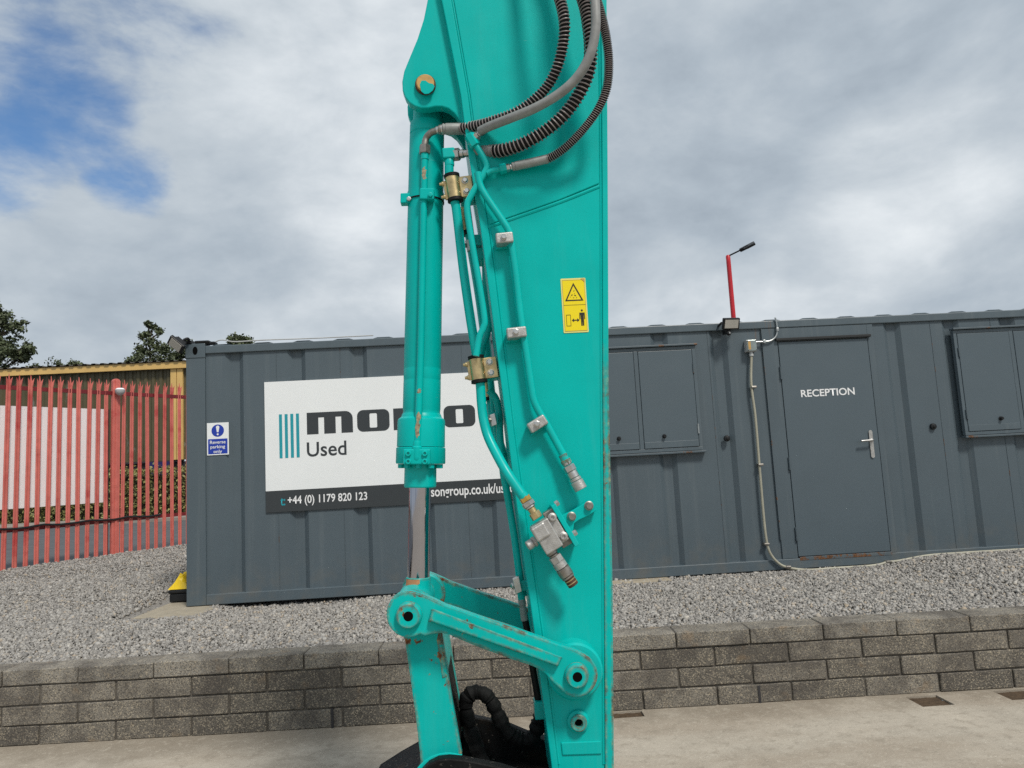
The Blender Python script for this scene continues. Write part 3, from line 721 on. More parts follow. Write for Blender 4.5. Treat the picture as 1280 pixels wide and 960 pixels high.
path = [(mx, -.028, b.z-.03)]+[tuple(at(x, y, -.028)) for x, y in ((939, 480), (944, 520), (949, 580), (954, 640), (957.5, 672))]+[tuple(at(x, y, -.032)) for x, y in ((962, 690), (972, 703), (985, 709.5), (1010, 713), (1045, 712.5), (1080, 709.5), (1098, 706), (1110, 702.5), (1124, 702.5))]+[tuple(at(x, y, -.03)) for x, y in ((1160, 701), (1200, 699.5), (1238, 697.5), (1290, 695.5))]
path = [Vector(p) for p in path]
for p in path[9:]: p.z = max(p.z, gz(p.x, -.05)+.012)
cd_ = empty('cable_conduit', path[-1], 0, 'cream cable conduit running down the cabin wall and along its base', 'conduit')
MB().tube(crom(path, 6), .0135, 10).build('conduit', M['cream'], cd_)
for (x, y) in ((942, 484), (950.5, 581), (958, 680), (985, 708.5), (1110, 702)):
    p = at(x, y, -.03); MB().box(p.x-.028, p.x+.028, -.052, .012, p.z-.012, p.z+.012).build('clip', M['dull_steel'], cd_, bevel=.006)
path = [at(x, y, -.02) for x, y in ((944, 427.5), (955, 427), (964, 425.5), (970, 420), (971.5, 412), (970, 400), (968.5, 397))]
gc = empty('steel_conduit', path[-1], 0, 'thin galvanised conduit bending up from the junction box to the cabin roof', 'conduit')
MB().tube(crom(path, 5), .0085, 8).build('conduit', M['galv'], gc)
for i in (1, 4): MB().box(path[i].x-.014, path[i].x+.014, -.035, .01, path[i].z-.018, path[i].z+.018).build('clip', M['galv'], gc, bevel=.004)

# ------------------------------------------------------------------ street lamp behind the cabin
LY = 6.0
b0 = at(916, 400, LY); t0 = at(911, 319, LY); bx = (b0.x+t0.x)/2
lp = empty('street_lamp', (bx, LY, -.05), 0, 'red street lamp post with black lamp head standing behind the cabin', 'street lamp')
MB().lathe((bx, LY, -.05), (0, 0, 1), [(0, .05), (t0.z-.1, .043), (t0.z+.03, .043), (t0.z+.05, .03)], 12).build('pole', M['lamp_red'], lp)
p2 = at(929, 311, LY-.2); p3 = at(943.5, 303.5, LY-.3)
MB().tube([(bx, LY, t0.z-.02), p2], .016, 8).build('arm', M['black'], lp)
d = (p3-p2).normalized(); sd_ = d.cross(Vector((0, 1, .35)).normalized()).normalized(); u2 = sd_.cross(d)
L = (p3-p2).length
mb = MB(); c = (p2+p3)/2
mb.obox(c, d*L*.5, u2*.10, sd_*.022).obox(p2+d*.02, d*.09, u2*.035, sd_*.035); mb.build('lamp_head', M['black'], lp, bevel=.015)
s_ = 1 if (sd_.z < 0) else -1
MB().obox(c+sd_*s_*.024+d*.03, d*L*.34, u2*.075, sd_*.004).build('lens', M['lens'], lp)

# ------------------------------------------------------------------ palisade fence
fen = empty('palisade_fence', (FA.x, FA.y, .10), FANG, 'faded red steel palisade fence with pointed pales left of the cabin', 'fence')
def palemesh(seed):
    rs = random.Random(seed); me = MB(); w = .033; Hh = 2.74
    # W-section pale with a triple pointed top
    prof = [(-w, .0), (-w*.55, -.010), (-w*.2, -.002), (w*.2, -.002), (w*.55, -.010), (w, .0)]
    tops = [Hh+.04, Hh-.01, Hh+.085, Hh+.085, Hh-.01, Hh+.04]
    lean = [-.010, 0, .002, -.002, 0, .010]
    vs = []; n = 6
    for (x, y) in prof: vs.append((x, y, 0))
    for (x, y) in prof: vs.append((x, y, Hh-.10))
    for (x, y), t, l in zip(prof, tops, lean): vs.append((x*(1 if abs(x) > .03 else .75)+l, y-.02*(abs(x) > .03), t))
    for (x, y) in prof: vs.append((x, y+.004, 0))
    for (x, y) in prof: vs.append((x, y+.004, Hh-.10))
    for (x, y), t, l in zip(prof, tops, lean): vs.append((x*(1 if abs(x) > .03 else .75)+l, y+.004-.02*(abs(x) > .03), t))
    fs = []
    for j in range(2):
        for i in range(n-1):
            fs.append((j*n+i, j*n+i+1, (j+1)*n+i+1, (j+1)*n+i)); b = 18
            fs.append((b+j*n+i+1, b+j*n+i, b+(j+1)*n+i, b+(j+1)*n+i+1))
    for j in range(2):
        fs.append((j*n, (j+1)*n, 18+(j+1)*n, 18+j*n)); fs.append((j*n+n-1, 18+j*n+n-1, 18+(j+1)*n+n-1, (j+1)*n+n-1))
    for i in range(n-1): fs.append((12+i, 12+i+1, 30+i+1, 30+i))
    me.add(vs, fs); m = bpy.data.meshes.new('pale'); m.from_pydata(me.v, [], me.f); m.materials.append(M['red']); m.update(); return m
pms = [palemesh(0)]
def along(px): # distance along the fence of a picture column at mid height
    best = min(range(-1500, 5000, 2), key=lambda i: abs(proj_x(FA+fdir*i*.001)-px)); return best*.001
def proj_x(p):
    d = Vector((p.x, p.y, 1.2))-CAM; return 640+F*d.dot(rt)/d.dot(fw)
sp = along(144.5)
pos_l = [along(6+13.35*i) if 6+13.35*i < 140 else None for i in range(0, 11)]
pit = (along(132.5)-along(6.2))/10
L0 = along(6.2); xs_ = [L0+pit*i for i in range(-14, 11)]
R0 = along(153); pr_ = (along(225)-R0)/7; xs_ += [R0+pr_*i for i in range(0, 22)]
ZB = .05
for x in xs_:
    o = bpy.data.objects.new('pale', pms[0]); col.objects.link(o); o.parent = fen
    o.location = (x, 0, ZB-.05+.03*min(1, max(0, x/2.5))+random.uniform(-.008, .008)); o.rotation_euler = (random.uniform(-.006, .006), random.uniform(-.006, .006), random.uniform(-.05, .05)); o.scale = (1, 1, 1.0)
xa, xb = xs_[0]-.1, xs_[-1]+.1
for z in (.56, 2.62):
    MB().box(xa, sp-.06, .004, .012, z-.03, z+.03).box(xa, sp-.06, .012, .05, z-.03, z-.022).build('rail', M['dark_red'], fen, local=True)
    MB().box(sp+.06, xb, .004, .012, z-.03, z+.03).box(sp+.06, xb, .012, .05, z-.03, z-.022).build('rail', M['dark_red'], fen, local=True)
for x in (sp, sp-2.75, sp+2.75):
    mb = MB(); mb.prism(rrect(x-.062, x+.062, -.15, 2.86, (.055, .055, 0, 0), 8), -.012, .05); mb.prism(rrect(x-.020, x+.020, -.15, 2.84, (.018, .018, 0, 0), 4), -.026, -.010)
    mb.build('post', M['red'], fen, bevel=.006, local=True)
def fl_w(x, y, z): return Vector((FA.x+fdir.x*x+fnor.x*y, FA.y+fdir.y*x+fnor.y*y, .10+z))
q = fl_w(sp+.01, -.09, 2.62)
dm = empty('dome_sensor', q, 0, 'pale grey half dome sensor fixed to the tall red fence post', 'sensor')
MB().lathe(q+Vector((0, 0, .05)), (0, 0, -1), [(0, .0), (0.0, .075), (.03, .075), (.06, .062), (.09, .035), (.10, 0)], 18).build('dome', M['grey_cap'], dm)
MB().lathe(q+Vector((0, 0, .075)), (0, 0, -1), [(0, .05), (.024, .076)], 18).build('cap', M['white_dull'], dm)
cb = []
for i in range(40):
    x = xa+(sp+.75-xa)*i/39; cb.append(fl_w(x, -.03, .60-.025*abs(math.sin(i*.55))+.005*random.random()))
ce = empty('cable', cb[-1], 0, 'black cable tied along the lower rail of the red fence', 'cable')
MB().tube(cb, .016, 6).build('cable_run', M['black'], ce)
# white board behind the pales
bd = empty('white_board', fl_w(xa, .09, .86), FANG, 'plain white board mounted behind the pales of the red fence', 'board')
bxe = along(136)-xa
MB().box(0, bxe, 0, .012, 0, 1.50).build('panel', M['white_dull'], bd, local=True)
MB().box(bxe+.004, bxe+.04, -.01, .05, -.9, 1.50).build('upright', M['plinth'], bd, local=True)

# ------------------------------------------------------------------ far side of the road: hedge, warehouse, trees
def leaves(vol, n, size, m, name, parent, flat=.0):
    V = np.empty((n, 4, 3)); 
    C = np.array([vol() for _ in range(n)])
    a = rng.normal(size=(n, 3)); a /= np.linalg.norm(a, axis=1)[:, None]
    b = rng.normal(size=(n, 3)); b -= a*(a*b).sum(1)[:, None]; b /= np.linalg.norm(b, axis=1)[:, None]
    s = size*rng.uniform(.6, 1.4, n)[:, None]
    V[:, 0] = C-a*s; V[:, 1] = C-b*s*.55+a*s*.1; V[:, 2] = C+a*s; V[:, 3] = C+b*s*.55+a*s*.1
    g = org(parent); V -= np.array(g)
    me = bpy.data.meshes.new(name); me.vertices.add(n*4); me.vertices.foreach_set('co', V.ravel())
    me.loops.add(n*4); me.loops.foreach_set('vertex_index', np.arange(n*4, dtype=np.int32))
    me.polygons.add(n); me.polygons.foreach_set('loop_start', np.arange(0, n*4, 4, dtype=np.int32)); me.update(calc_edges=True)
    me.materials.append(m); o = bpy.data.objects.new(name, me); col.objects.link(o); o.parent = parent; ORG[o.name] = g; return o
HY = 17.6; ht = at(190, 586, HY).z
hd = empty('hedge', (-9, HY, RZ), 0, 'clipped yellow green hedge in front of the warehouse beyond the road', 'hedge')
hx0, hx1 = -24., 2.
MB().box(hx0, hx1, HY+.25, HY+1.2, RZ, ht-.22).build('twigs', M['hedge_core'], hd)
def hv():
    x = rng.uniform(hx0, hx1)
    if rng.random() < .8: y, z = HY+rng.normal(0.12, .10), rng.uniform(RZ+.06, ht)
    else: y, z = HY+rng.uniform(0, 1.3), ht+rng.normal(-.06, .07)
    return (x, y+.12*mnoise.noise(Vector((x*2, z*2, 0))), z+.05*mnoise.noise(Vector((x*1.2, 5, 1))))
leaves(hv, 26000, .055, M['hedge_leaf'], 'foliage', hd)
WY = 20.0
wl0 = at(0, 469, WY); wr = at(231, 463, WY); ze = (at(0, 469.5, WY).z+at(231, 463, WY).z)/2; zb = at(180, 577, WY).z
wh = empty('warehouse', (-12, WY, RZ), 0, 'olive clad warehouse with yellow fascia behind the red fence', 'warehouse')
cx0, cx1 = at(214.5, 520, WY).x, at(230, 520, WY).x
mb = MB(); pr = []; x = -34.
while x < cx0-.02: pr += [(x, WY), (x+.10, WY), (x+.14, WY+.05), (x+.24, WY+.05)]; x += .28
n = len(pr); mb.add([(x, y, zb) for x, y in pr]+[(x, y, ze) for x, y in pr], [(i, i+1, n+i+1, n+i) for i in range(n-1)]); mb.build('wall', M['olive'], wh)
MB().box(-34, 6, WY+.06, WY+18, RZ-.05, zb-.06).build('plinth', M['plinth'], wh)
MB().box(-34, cx1, WY-.05, WY+.04, zb-.06, zb).build('drip_flashing', M['plinth'], wh)
MB().box(cx0, (cx0+cx1)/2-.01, WY-.12, WY+.05, zb, ze).box((cx0+cx1)/2+.01, cx1, WY-.12, WY+.05, zb, ze).build('corner_trim', M['yellow'], wh, bevel=.01)
MB().box(cx1+.005, 6, WY, WY+.05, zb, ze).build('wall', M['olive'], wh)
fh = 8.2*m_px(WY)
MB().box(-34, 6, WY-.22, WY-.1, ze, ze+fh).build('fascia', M['yellow'], wh, bevel=.01)
MB().box(at(188, 585, WY-.2).x, at(213, 580, WY-.2).x, WY-.3, WY-.2, at(190, 586, WY-.2).z-.3, at(190, 578, WY-.2).z).build('panel', M['navy'], wh)
mb = MB(); pr = []; x = -34.
while x < 6: pr += [(x, 0), (x+.13, 0), (x+.17, .05), (x+.28, .05)]; x += .32
n = len(pr); zt = ze+fh+.01
mb.add([(x, WY-.3, zt+dz) for x, dz in pr]+[(x, WY+9, zt+.75+dz) for x, dz in pr], [(i, i+1, n+i+1, n+i) for i in range(n-1)]); mb.build('roof', M['roofing'], wh)

def tree(name, base, crown_pts, label, nleaf, size, seed):
    rs = random.Random(seed); t = empty(name, base, 0, label, 'tree', 'trees behind the warehouse'); base = Vector(base)
    top = max(crown_pts, key=lambda c: c[2]); mbk = MB()
    spine = [base, base+(Vector((top[0], top[1], top[2]))-base)*.5+Vector((rs.uniform(-.3, .3), rs.uniform(-.3, .3), 0)), Vector(top[:3])]
    sp_ = crom(spine, 6); hh = (Vector(top[:3])-base).length
    mbk.tube(sp_, [max(.02, .022*hh*(1-i/(len(sp_)-1))+.02) for i in range(len(sp_))], 8)
    lv = []
    for c in crown_pts:
        cv = Vector(c[:3]); i = min(range(len(sp_)), key=lambda i: abs(sp_[i].z-(cv.z-.25*abs(cv.x-sp_[i].x)-.5)))
        lim = crom([sp_[i], (sp_[i]+cv)/2+Vector((0, 0, -.1)), cv], 4); mbk.tube(lim, [.06*(1-.8*j/(len(lim)-1)) for j in range(len(lim))], 5)
        for _ in range(int(5+c[3]*7)):
            tip = cv+Vector([rs.gauss(0, .45) for _ in range(3)])*c[3]
            mbk.tube([lim[rs.randrange(1, len(lim))], tip], [.02, .008], 4); lv.append((tip, c[3]))
    mbk.build('trunk', M['bark'], t)
    def vol():
        tip, r_ = lv[rs.randrange(len(lv))]
        return tuple(tip+Vector([rs.gauss(0, .15) for _ in range(3)])*(.45+r_*.7))
    leaves(vol, nleaf, size, M['leaf'], 'crown', t)
TY = 33.
def T(px, py, r, dy=0): p = at(px, py, TY+dy); return (p.x, p.y, p.z, r)
b_ = at(-25, 600, TY); 
tree('broadleaf_tree', (b_.x, TY, -.08), [T(-18, 392, .8), T(-40, 372, 1.0), T(-4, 386, .4), T(3, 394, .3), T(-5, 410, .7), T(8, 405, .45), T(22, 408, .42), T(-20, 430, 1.1), T(8, 430, .75), T(25, 438, .42), T(38, 434, .28), T(-45, 440, 1.3), T(10, 452, .6), T(-25, 470, 1.3), T(28, 446, .35), T(-55, 410, 1.0)], 'large dark green tree at the far left above the warehouse roof', 7200, .10, 3)
b_ = at(188, 600, TY)
tree('broadleaf_tree', (b_.x, TY, -.08), [T(186, 405, .10), T(191, 410, .10), T(199, 414, .12), T(178, 421, .14), T(186, 418, .12), T(188, 430, .30), T(198, 434, .32), T(177, 438, .36), T(187, 446, .7), T(203, 448, .5), T(172, 450, .5), T(210, 437, .25), T(190, 462, 1.0), T(160, 455, .22), T(215, 458, .4), T(172, 468, .8)], 'loose pointed green tree in the middle above the warehouse roof', 3800, .085, 5)
b_ = at(240, 600, TY+3)
tree('broadleaf_tree', (b_.x, TY+3, -.08), [T(228, 442, .38, 3), T(238, 436, .4, 3), T(222, 452, .35, 3), T(233, 456, .7, 3), T(216, 446, .2, 3)], 'small bushy tree close behind the top left cabin corner', 2600, .09, 8)
b_ = at(299, 600, TY+6)
tree('broadleaf_tree', (b_.x, TY+6, -.08), [T(288, 427, .2, 6), T(294, 424, .26, 6), T(300, 426, .24, 6), T(306, 425, .22, 6), T(311, 427, .2, 6), T(299, 436, .8, 6), T(300, 450, 1.0, 6)], 'green tree top showing just above the cabin roof', 2600, .09, 9)
b_ = at(70, 600, TY+4)
tree('broadleaf_tree', (b_.x, TY+4, -.08), [T(44, 459, .12, 4), T(37, 461, .12, 4), T(72, 456, .16, 4), T(89, 456, .17, 4), T(96, 455, .12, 4), T(66, 472, 1.0, 4), T(90, 474, .9, 4)], 'sparse tree tips just clearing the middle of the warehouse roof', 1500, .08, 12)

# ------------------------------------------------------------------ things lying at the cabin's left end
pad = MB(); c0 = [atz(166, 772, -.002), atz(206, 757, -.002), atz(268, 757.5, -.002), atz(248, 769.5, -.002)]
pz = -.003
vs = [(v.x, v.y, pz) for v in c0]; vs[1] = (vs[1][0], .75, pz); vs[2] = (vs[2][0]+.05, .75, pz); vs += [(v[0], v[1], pz-.07) for v in vs]
pad.add(vs, [(0, 3, 2, 1), (4, 5, 6, 7), (0, 4, 7, 3), (3, 7, 6, 2), (2, 6, 5, 1), (1, 5, 4, 0)])
pdo = pad.build('concrete_pad', M['pad'], bevel=.008); tag(pdo, 'flat sandy concrete pad under the front left cabin corner', 'concrete pad')
bmn = bmesh.new(); bmn.from_mesh(pdo.data); bmesh.ops.recalc_face_normals(bmn, faces=bmn.faces); bmn.to_mesh(pdo.data); bmn.free()
a, b = at(212.5, 757, .32), at(240, 741, .32)
bc = empty('storage_case', (a.x, .32, 0), 0, 'black plastic storage case on the pad beside the cabin corner', 'storage case')
MB().box(a.x, -.012, .30, .62, .004, .085).build('body', M['black'], bc, bevel=.01)
MB().box(a.x-.01, -.008, .29, .63, .088, .125).build('lid', M['black'], bc, bevel=.012)
MB().box(-.085, -.055, .275, .29, .05, .11).build('latch', M['black'], bc, bevel=.004)
MB().box(-.07, -.062, .262, .30, .018, .084).build('handle', M['black'], bc)
yb = MB(); g = 11; vs = []
for j in range(g+1):
    for i in range(g+1):
        u, v = i/g, j/g; x = a.x-.015+u*(-.008-a.x+.01); y = .30+v*.32
        d = min(u, 1-u, v, 1-v)*4; h = .135+min(1, d)**.5*(.03+.105*math.exp(-((u-.34)/.20)**2)+.15*math.exp(-((u-.97)/.17)**2))+.05*min(1, d)*mnoise.noise(Vector((u*5, v*6, 2)))+.035*min(1, d)*mnoise.noise(Vector((u*10, v*10, 5)))
        if d == 0: h = .13
        vs.append((x+.01*mnoise.noise(Vector((u*6, v*6, 9))), y, h))
yb.add(vs, [(j*(g+1)+i, j*(g+1)+i+1, (j+1)*(g+1)+i+1, (j+1)*(g+1)+i) for j in range(g) for i in range(g)])
yo_ = yb.build('plastic_bag', M['poly']); tag(yo_, 'crumpled bright yellow plastic bag lying on the black case', 'plastic bag')
a, b = at(768, 728, -.06), at(838, 726, -.06)
tb = MB().box(3.72, at(838, 726, -.1).x, -.17, .9, -.075, .0).build('timber_packer', M['timber'], bevel=.006); tag(tb, 'pale timber packer showing beneath the cabin base right of the excavator arm', 'timber')

# ================================================================== EXCAVATOR ARM
YF, YB_ = -5.0, -4.74                                   # near and far faces of the arm
YL = -5.10; YC = -4.87                                              # centre plane: bucket cylinder, pins
arm = empty('excavator_arm', (3.1, YC, GZ), 0, 'turquoise excavator dipper arm standing upright with bucket cylinder and hoses in the foreground', 'excavator arm')
def A(x, y, Y=YF): return at(x, y, Y)
def AP(pts, Y=YF): return [tuple(A(x, y, Y)) for x, y in pts]
left = [(470, -300), (512, -200), (552, 0), (576, 120), (585, 190), (599, 275), (608, 340), (621, 440), (633, 530), (640, 590), (661, 740), (675, 845), (689, 955), (693, 990), (702, 1020)]
left_in = [(484, -300), (526, -200), (564, 0), (585, 120), (594, 190), (609, 275), (618, 340), (630, 440), (641, 530), (649, 590), (670, 740), (684, 845), (697, 955), (701, 990), (708, 1014)]
right = [(768, 1000), (767, 955), (765.5, 740), (763, 600), (760.5, 480), (759.5, 240), (758, 0), (757, -200), (745, -300), (700, -360), (560, -380)]
right_in = [(757, 1000), (756, 955), (755, 740), (754, 600), (753, 480), (752.5, 240), (750.5, 0), (749, -200), (737, -294), (698, -350), (566, -368)]
tip = [(722, 1050), (745, 1040)]
body = MB(); sp_out = AP(left_in)+AP([(716, 1032), (735, 1034), (750, 1022)])+AP(right_in)+AP([(500, -350)])
body.prism(sp_out, YF, YF+.018); body.prism(sp_out, YB_-.018, YB_)
beam = body.build('arm_beam', M['teal'], arm, bevel=.003)
strip = AP(left)+AP(left_in)[::-1]
MB().prism(strip, YF-.007, YB_+.007).build('front_plate', M['teal'], beam, bevel=.003)
strip = AP(right[:9])+AP(right_in[:9])[::-1]
MB().prism(strip, YF-.007, YB_+.007).build('rear_plate', M['teal_low'], beam, bevel=.003)
MB().prism(AP([(470, -300), (484, -300), (500, -350), (566, -368), (698, -350), (737, -294), (745, -300), (700, -360), (560, -380)]), YF-.005, YB_+.005).build('end_plate', M['teal'], beam)
px1 = m_px(YF)
def bead(pts, r=2.2, Y=YF, m='teal', name='weld_bead', par=None):
    path = crom([A(x, y, Y) for x, y in pts], 6)
    path = [p+Vector((0, .35*r*px1, 0)) for p in path]
    MB().tube(path, r*px1, 8).build(name, M[m], par or beam)
bead([(x+1.5, y) for x, y in left_in[2:-2]], 1.9); bead([(x-1.5, y) for x, y in right_in[1:8]], 1.9)
# upper part of the side is one plate thickness prouder, ending in a sloping seam
dbl = AP([(567, -190), (567, 0), (588, 120), (597, 190), (607, 262), (612, 281), (640, 271), (700, 250), (748.5, 230), (748, 120), (747, 0), (746, -190)])
MB().prism(dbl, YF-.006, YF+.002).build('doubler_plate', M['teal'], beam, bevel=.003)
bead([(609, 284), (640, 273.5), (700, 252.5), (749, 233)], 2.6)
MB().prism(AP([(701, 927.5), (751, 925.5), (752, 942), (703, 943.5)]), YF-.005, YF+.001).build('raised_pad', M['teal'], beam, bevel=.004)
MB().prism(AP([(693, 1000), (709, 975), (751, 972), (757, 998), (752, 1024), (722, 1040), (704, 1024)]), YF-.03, YF+.001).build('tip_boss', M['teal_worn'], beam, bevel=.006)
fy = Vector((0, -1, 0))
def disc(x, y, Y, prof, m, name, par, n=28):
    return MB().lathe(A(x, y, Y), fy, [(a, b*m_px(Y)) for a, b in prof], n).build(name, M[m], par, angle=30)
disc(722.5, 901, YF, [(0, 13.5), (.010, 13), (.014, 10.5), (.014, 6.2), (.003, 6.2)], 'teal', 'boss', beam)
disc(722.5, 901, YF, [(.004, 9.8), (.022, 9.8), (.024, 8.8), (.024, 5), (.006, 5), (.006, 0)], 'teal_worn', 'bushing', beam)
disc(722.5, 901, YF, [(.0065, 4.8), (.007, 0)], 'hole', 'bore', beam)
disc(716, 833, YF, [(0, 33.5), (.055, 33), (.062, 30.5)], 'teal', 'pivot_boss', beam, 40)
# ---- warning label
wl = MB(); q = AP([(700.5, 348.5), (735.5, 348.5), (736, 415), (701, 415)], YF-.0015)
wx0, wx1, wz0, wz1 = q[0][0], q[2][0], q[2][2], q[0][2]; ww, wh_ = wx1-wx0, wz1-wz0
lab = MB().prism(rrect(wx0, wx1, wz0, wz1, (.003,)*4, 3), YF-.0018, YF-.0004).build('warning_label', M['yellow_pale'], beam)
yl = YF-.0024
MB().box(wx0+ww*.055, wx1-ww*.05, yl, yl+.0004, wz0+wh_*.03, wz1-wh_*.03).build('yellow_field', M['yellow_lab'], lab)
yl -= .0006
def LZ(u, v): return (wx0+ww*u, wz1-wh_*v)
shape_mesh('warning_triangle', [[LZ(.50, .085), LZ(.87, .42), LZ(.13, .42)], [LZ(.50, .135), LZ(.785, .398), LZ(.215, .398)]], M['black_ink'], lab, yl)
loops = []
for (u, v, s, a) in ((.42, .31, .045, 20), (.55, .32, .05, -35), (.51, .235, .035, 50), (.48, .36, .03, 0), (.60, .36, .03, 80), (.36, .345, .022, 10), (.53, .28, .02, 0)):
    cx, cz = LZ(u, v); ca, sa = math.cos(R(a)), math.sin(R(a))
    loops.append([(cx+ww*s*(p*ca-q_*sa), cz+ww*s*(p*sa+q_*ca)) for p, q_ in ((-1, -.3), (.2, -.5), (1, .1), (.1, .3), (-.4, .5))])
shape_mesh('hazard_symbol', loops, M['black_ink'], lab, yl)
shape_mesh('divider', [[LZ(.06, .497), LZ(.95, .497), LZ(.95, .491), LZ(.06, .491)]], M['black_ink'], lab, yl)
shape_mesh('frame_line', [[LZ(.055, .03), LZ(.95, .03), LZ(.95, .97), LZ(.055, .97)], [LZ(.065, .036), LZ(.94, .036), LZ(.94, .964), LZ(.065, .964)]], M['ochre'], lab, yl)
shape_mesh('machine_outline', [[LZ(.135, .67), LZ(.315, .67), LZ(.315, .88), LZ(.135, .88)], [LZ(.15, .679), LZ(.30, .679), LZ(.30, .871), LZ(.15, .871)]], M['black_ink'], lab, yl)
shape_mesh('distance_arrow', [[LZ(.35, .775), LZ(.44, .74), LZ(.44, .766), LZ(.57, .766), LZ(.57, .74), LZ(.66, .775), LZ(.57, .81), LZ(.57, .784), LZ(.44, .784), LZ(.44, .81)]], M['black_ink'], lab, yl)
hc = LZ(.775, .60)
shape_mesh('standing_figure', [circ(hc[0], hc[1], ww*.042, 14), [LZ(.67, .64), LZ(.88, .64), LZ(.89, .76), LZ(.855, .76), LZ(.85, .68), LZ(.84, .68), LZ(.835, .88), LZ(.785, .88), LZ(.778, .76), LZ(.77, .88), LZ(.72, .88), LZ(.715, .68), LZ(.705, .68), LZ(.695, .76), LZ(.66, .76)]], M['black_ink'], lab, yl)
shape_mesh('turned_corner', [[LZ(.80, .012), LZ(.965, .012), LZ(.965, .085)]], M['ochre'], lab, yl-.0004)

# ---- cylinder bracket
br = [(556, -120), (540, -60), (536, -5), (530, 25), (522, 50), (512, 74), (505.5, 90), (503, 103), (503.5, 114), (507, 123), (512, 129.5), (519, 134), (527, 136.3), (536, 136), (545, 134.2), (553, 134.3), (561, 137), (568.5, 143), (575, 152), (579, 162), (588, 162), (583, 100), (564, 0), (556, -60)]
def brk(y0):
    return MB().prism(AP(br, YF+.03), y0, y0+.042)
b1 = brk(YF+.022).build('cylinder_bracket', M['teal'], arm, bevel=.004)
b2 = brk(YB_-.064).build('cylinder_bracket', M['teal'], arm, bevel=.004)
bead([(555, -30), (561, 30), (569, 80), (578, 130), (580, 158)], 4.0, YF+.018, par=b1)
pin = disc(532, 107, YF+.022, [(-.26, 13.5), (.010, 13.5), (.012, 12.5), (.012, 11.2)], 'dark_rust', 'upper_pin', arm)
disc(532, 107, YF+.022, [(.004, 11.8), (.018, 11.8), (.021, 10.6), (.021, .1)], 'ochre', 'pin_end', pin)
pe = AP([(524.8, 105.5), (527, 101), (532, 101), (536, 104), (541, 105), (543.2, 108), (541, 113), (536, 117), (531, 117.6), (526.5, 114)], YF+.001)
MB().prism(pe, YF-.0005, YF+.003).build('paint_patch', M['teal'], pin)
# ---- bucket cylinder
cyl = empty('bucket_cylinder', A(532, 107, YC)); cyl.parent = arm; ORG[cyl.name] = org(arm); cyl.location = (0, 0, 0)
pc = m_px(YC)
def C(x, y, Y=YC): return at(x, y, Y)
a0, a1 = C(534.3, 140), C(525, 620)
ax = (a1-a0); La = ax.length; axn = ax.normalized()
def tt(y): return (y-140)/480*La
def rev(prof, m, name, par, n=40): return MB().lathe(a0, axn, [(tt(y), r*pc) for y, r in prof], n).build(name, M[m], par, angle=25)
barrel = rev([(100, 18), (156, 18.3), (157, 21.5), (159.5, 22.3), (171, 22.4), (172.2, 21.6), (173.5, 22.4), (300, 22.9), (467, 23.2), (468, 23.0), (469, 23.2), (481, 23.2), (482, 23.0), (483, 23.2), (517, 23.4), (519, 22.8), (522, 23.2), (523.5, 24.2), (526.5, 25.2), (529, 28.6), (531.5, 29.4), (562, 29.6)], 'teal', 'barrel', cyl)
gland = rev([(562.6, 29.2), (563.4, 30.3), (580.5, 30.5), (582, 29.8), (582.2, 19.6)], 'teal', 'gland', cyl)
neck = rev([(582.6, 19.6), (608.6, 19.8), (610, 19), (610, 13.8)], 'teal_plain', 'gland_neck', cyl)
rod = rev([(600, 13.4), (722, 13.6)], 'chrome', 'piston_rod', cyl)
e1 = axn.cross(fy).normalized(); e2 = e1.cross(axn)
for i in range(10):
    q_ = 2*math.pi*(i+.5)/10; c = a0+axn*tt(582.3)+(e1*math.cos(q_)+e2*math.sin(q_))*24.5*pc
    MB().lathe(c, axn, [(0, 4*pc), (tt(586.5)-tt(582), 4*pc), (tt(587)-tt(582), 3.3*pc)], 6, False).build('bolt', M['teal_plain'], gland)
# pipe on the cylinder with its clamp and the bolted elbow
yp = YC-.075
pp = [C(531, 192, yp), C(530.3, 235, yp), C(529.6, 262, yp), C(526, 440, yp), C(522.5, 545, yp), C(521.5, 556, yp)]
pipe = MB().tube(pp, 4.5*m_px(yp), 14).build('cylinder_pipe', M['teal'], cyl)
def pipe_chip(y0_, y1_, x0_, x1_, m, seed):      # ragged bare patch lying on the pipe's front
    rs_ = random.Random(seed); n_ = 9; r_ = 4.62*m_px(yp); vs = []
    for i in range(n_):
        y = y0_+(y1_-y0_)*i/(n_-1); c_ = C(x0_+(x1_-x0_)*i/(n_-1), y, yp); h_ = (.75 if 0 < i < n_-1 else .1)*rs_.uniform(.4, 1); o_ = rs_.uniform(-.3, .15)
        for j in range(4):
            a_ = o_-h_+2*h_*j/3; vs.append(c_+fy*math.cos(a_)*r_+Vector((1, 0, 0))*math.sin(a_)*r_)
    MB().add([], []) or None
    q_ = MB(); q_.add(vs, [(i*4+j, i*4+j+1, (i+1)*4+j+1, (i+1)*4+j) for i in range(n_-1) for j in range(3)], True); q_.build('paint_chip', M[m], pipe)
pipe_chip(210, 226, 530.8, 530.5, 'chip_mix', 2); pipe_chip(515, 548, 523.5, 522.4, 'chip_mix', 5); pipe_chip(486, 492, 524.6, 524.4, 'chip_mix', 9)
MB().lathe(C(521.5, 553.5, yp), axn, [(0, 4.9), (.012, 5.5), (.016, 6.6), (.045, 6.8)], 18).build('pipe_socket', M['teal'], pipe) if 0 else None
def PXL(c, d, prof, Y, m, name, par, n=16, smooth=True):
    return MB().lathe(c, d, [(a*m_px(Y), b*m_px(Y)) for a, b in prof], n, smooth).build(name, M[m], par, angle=30)
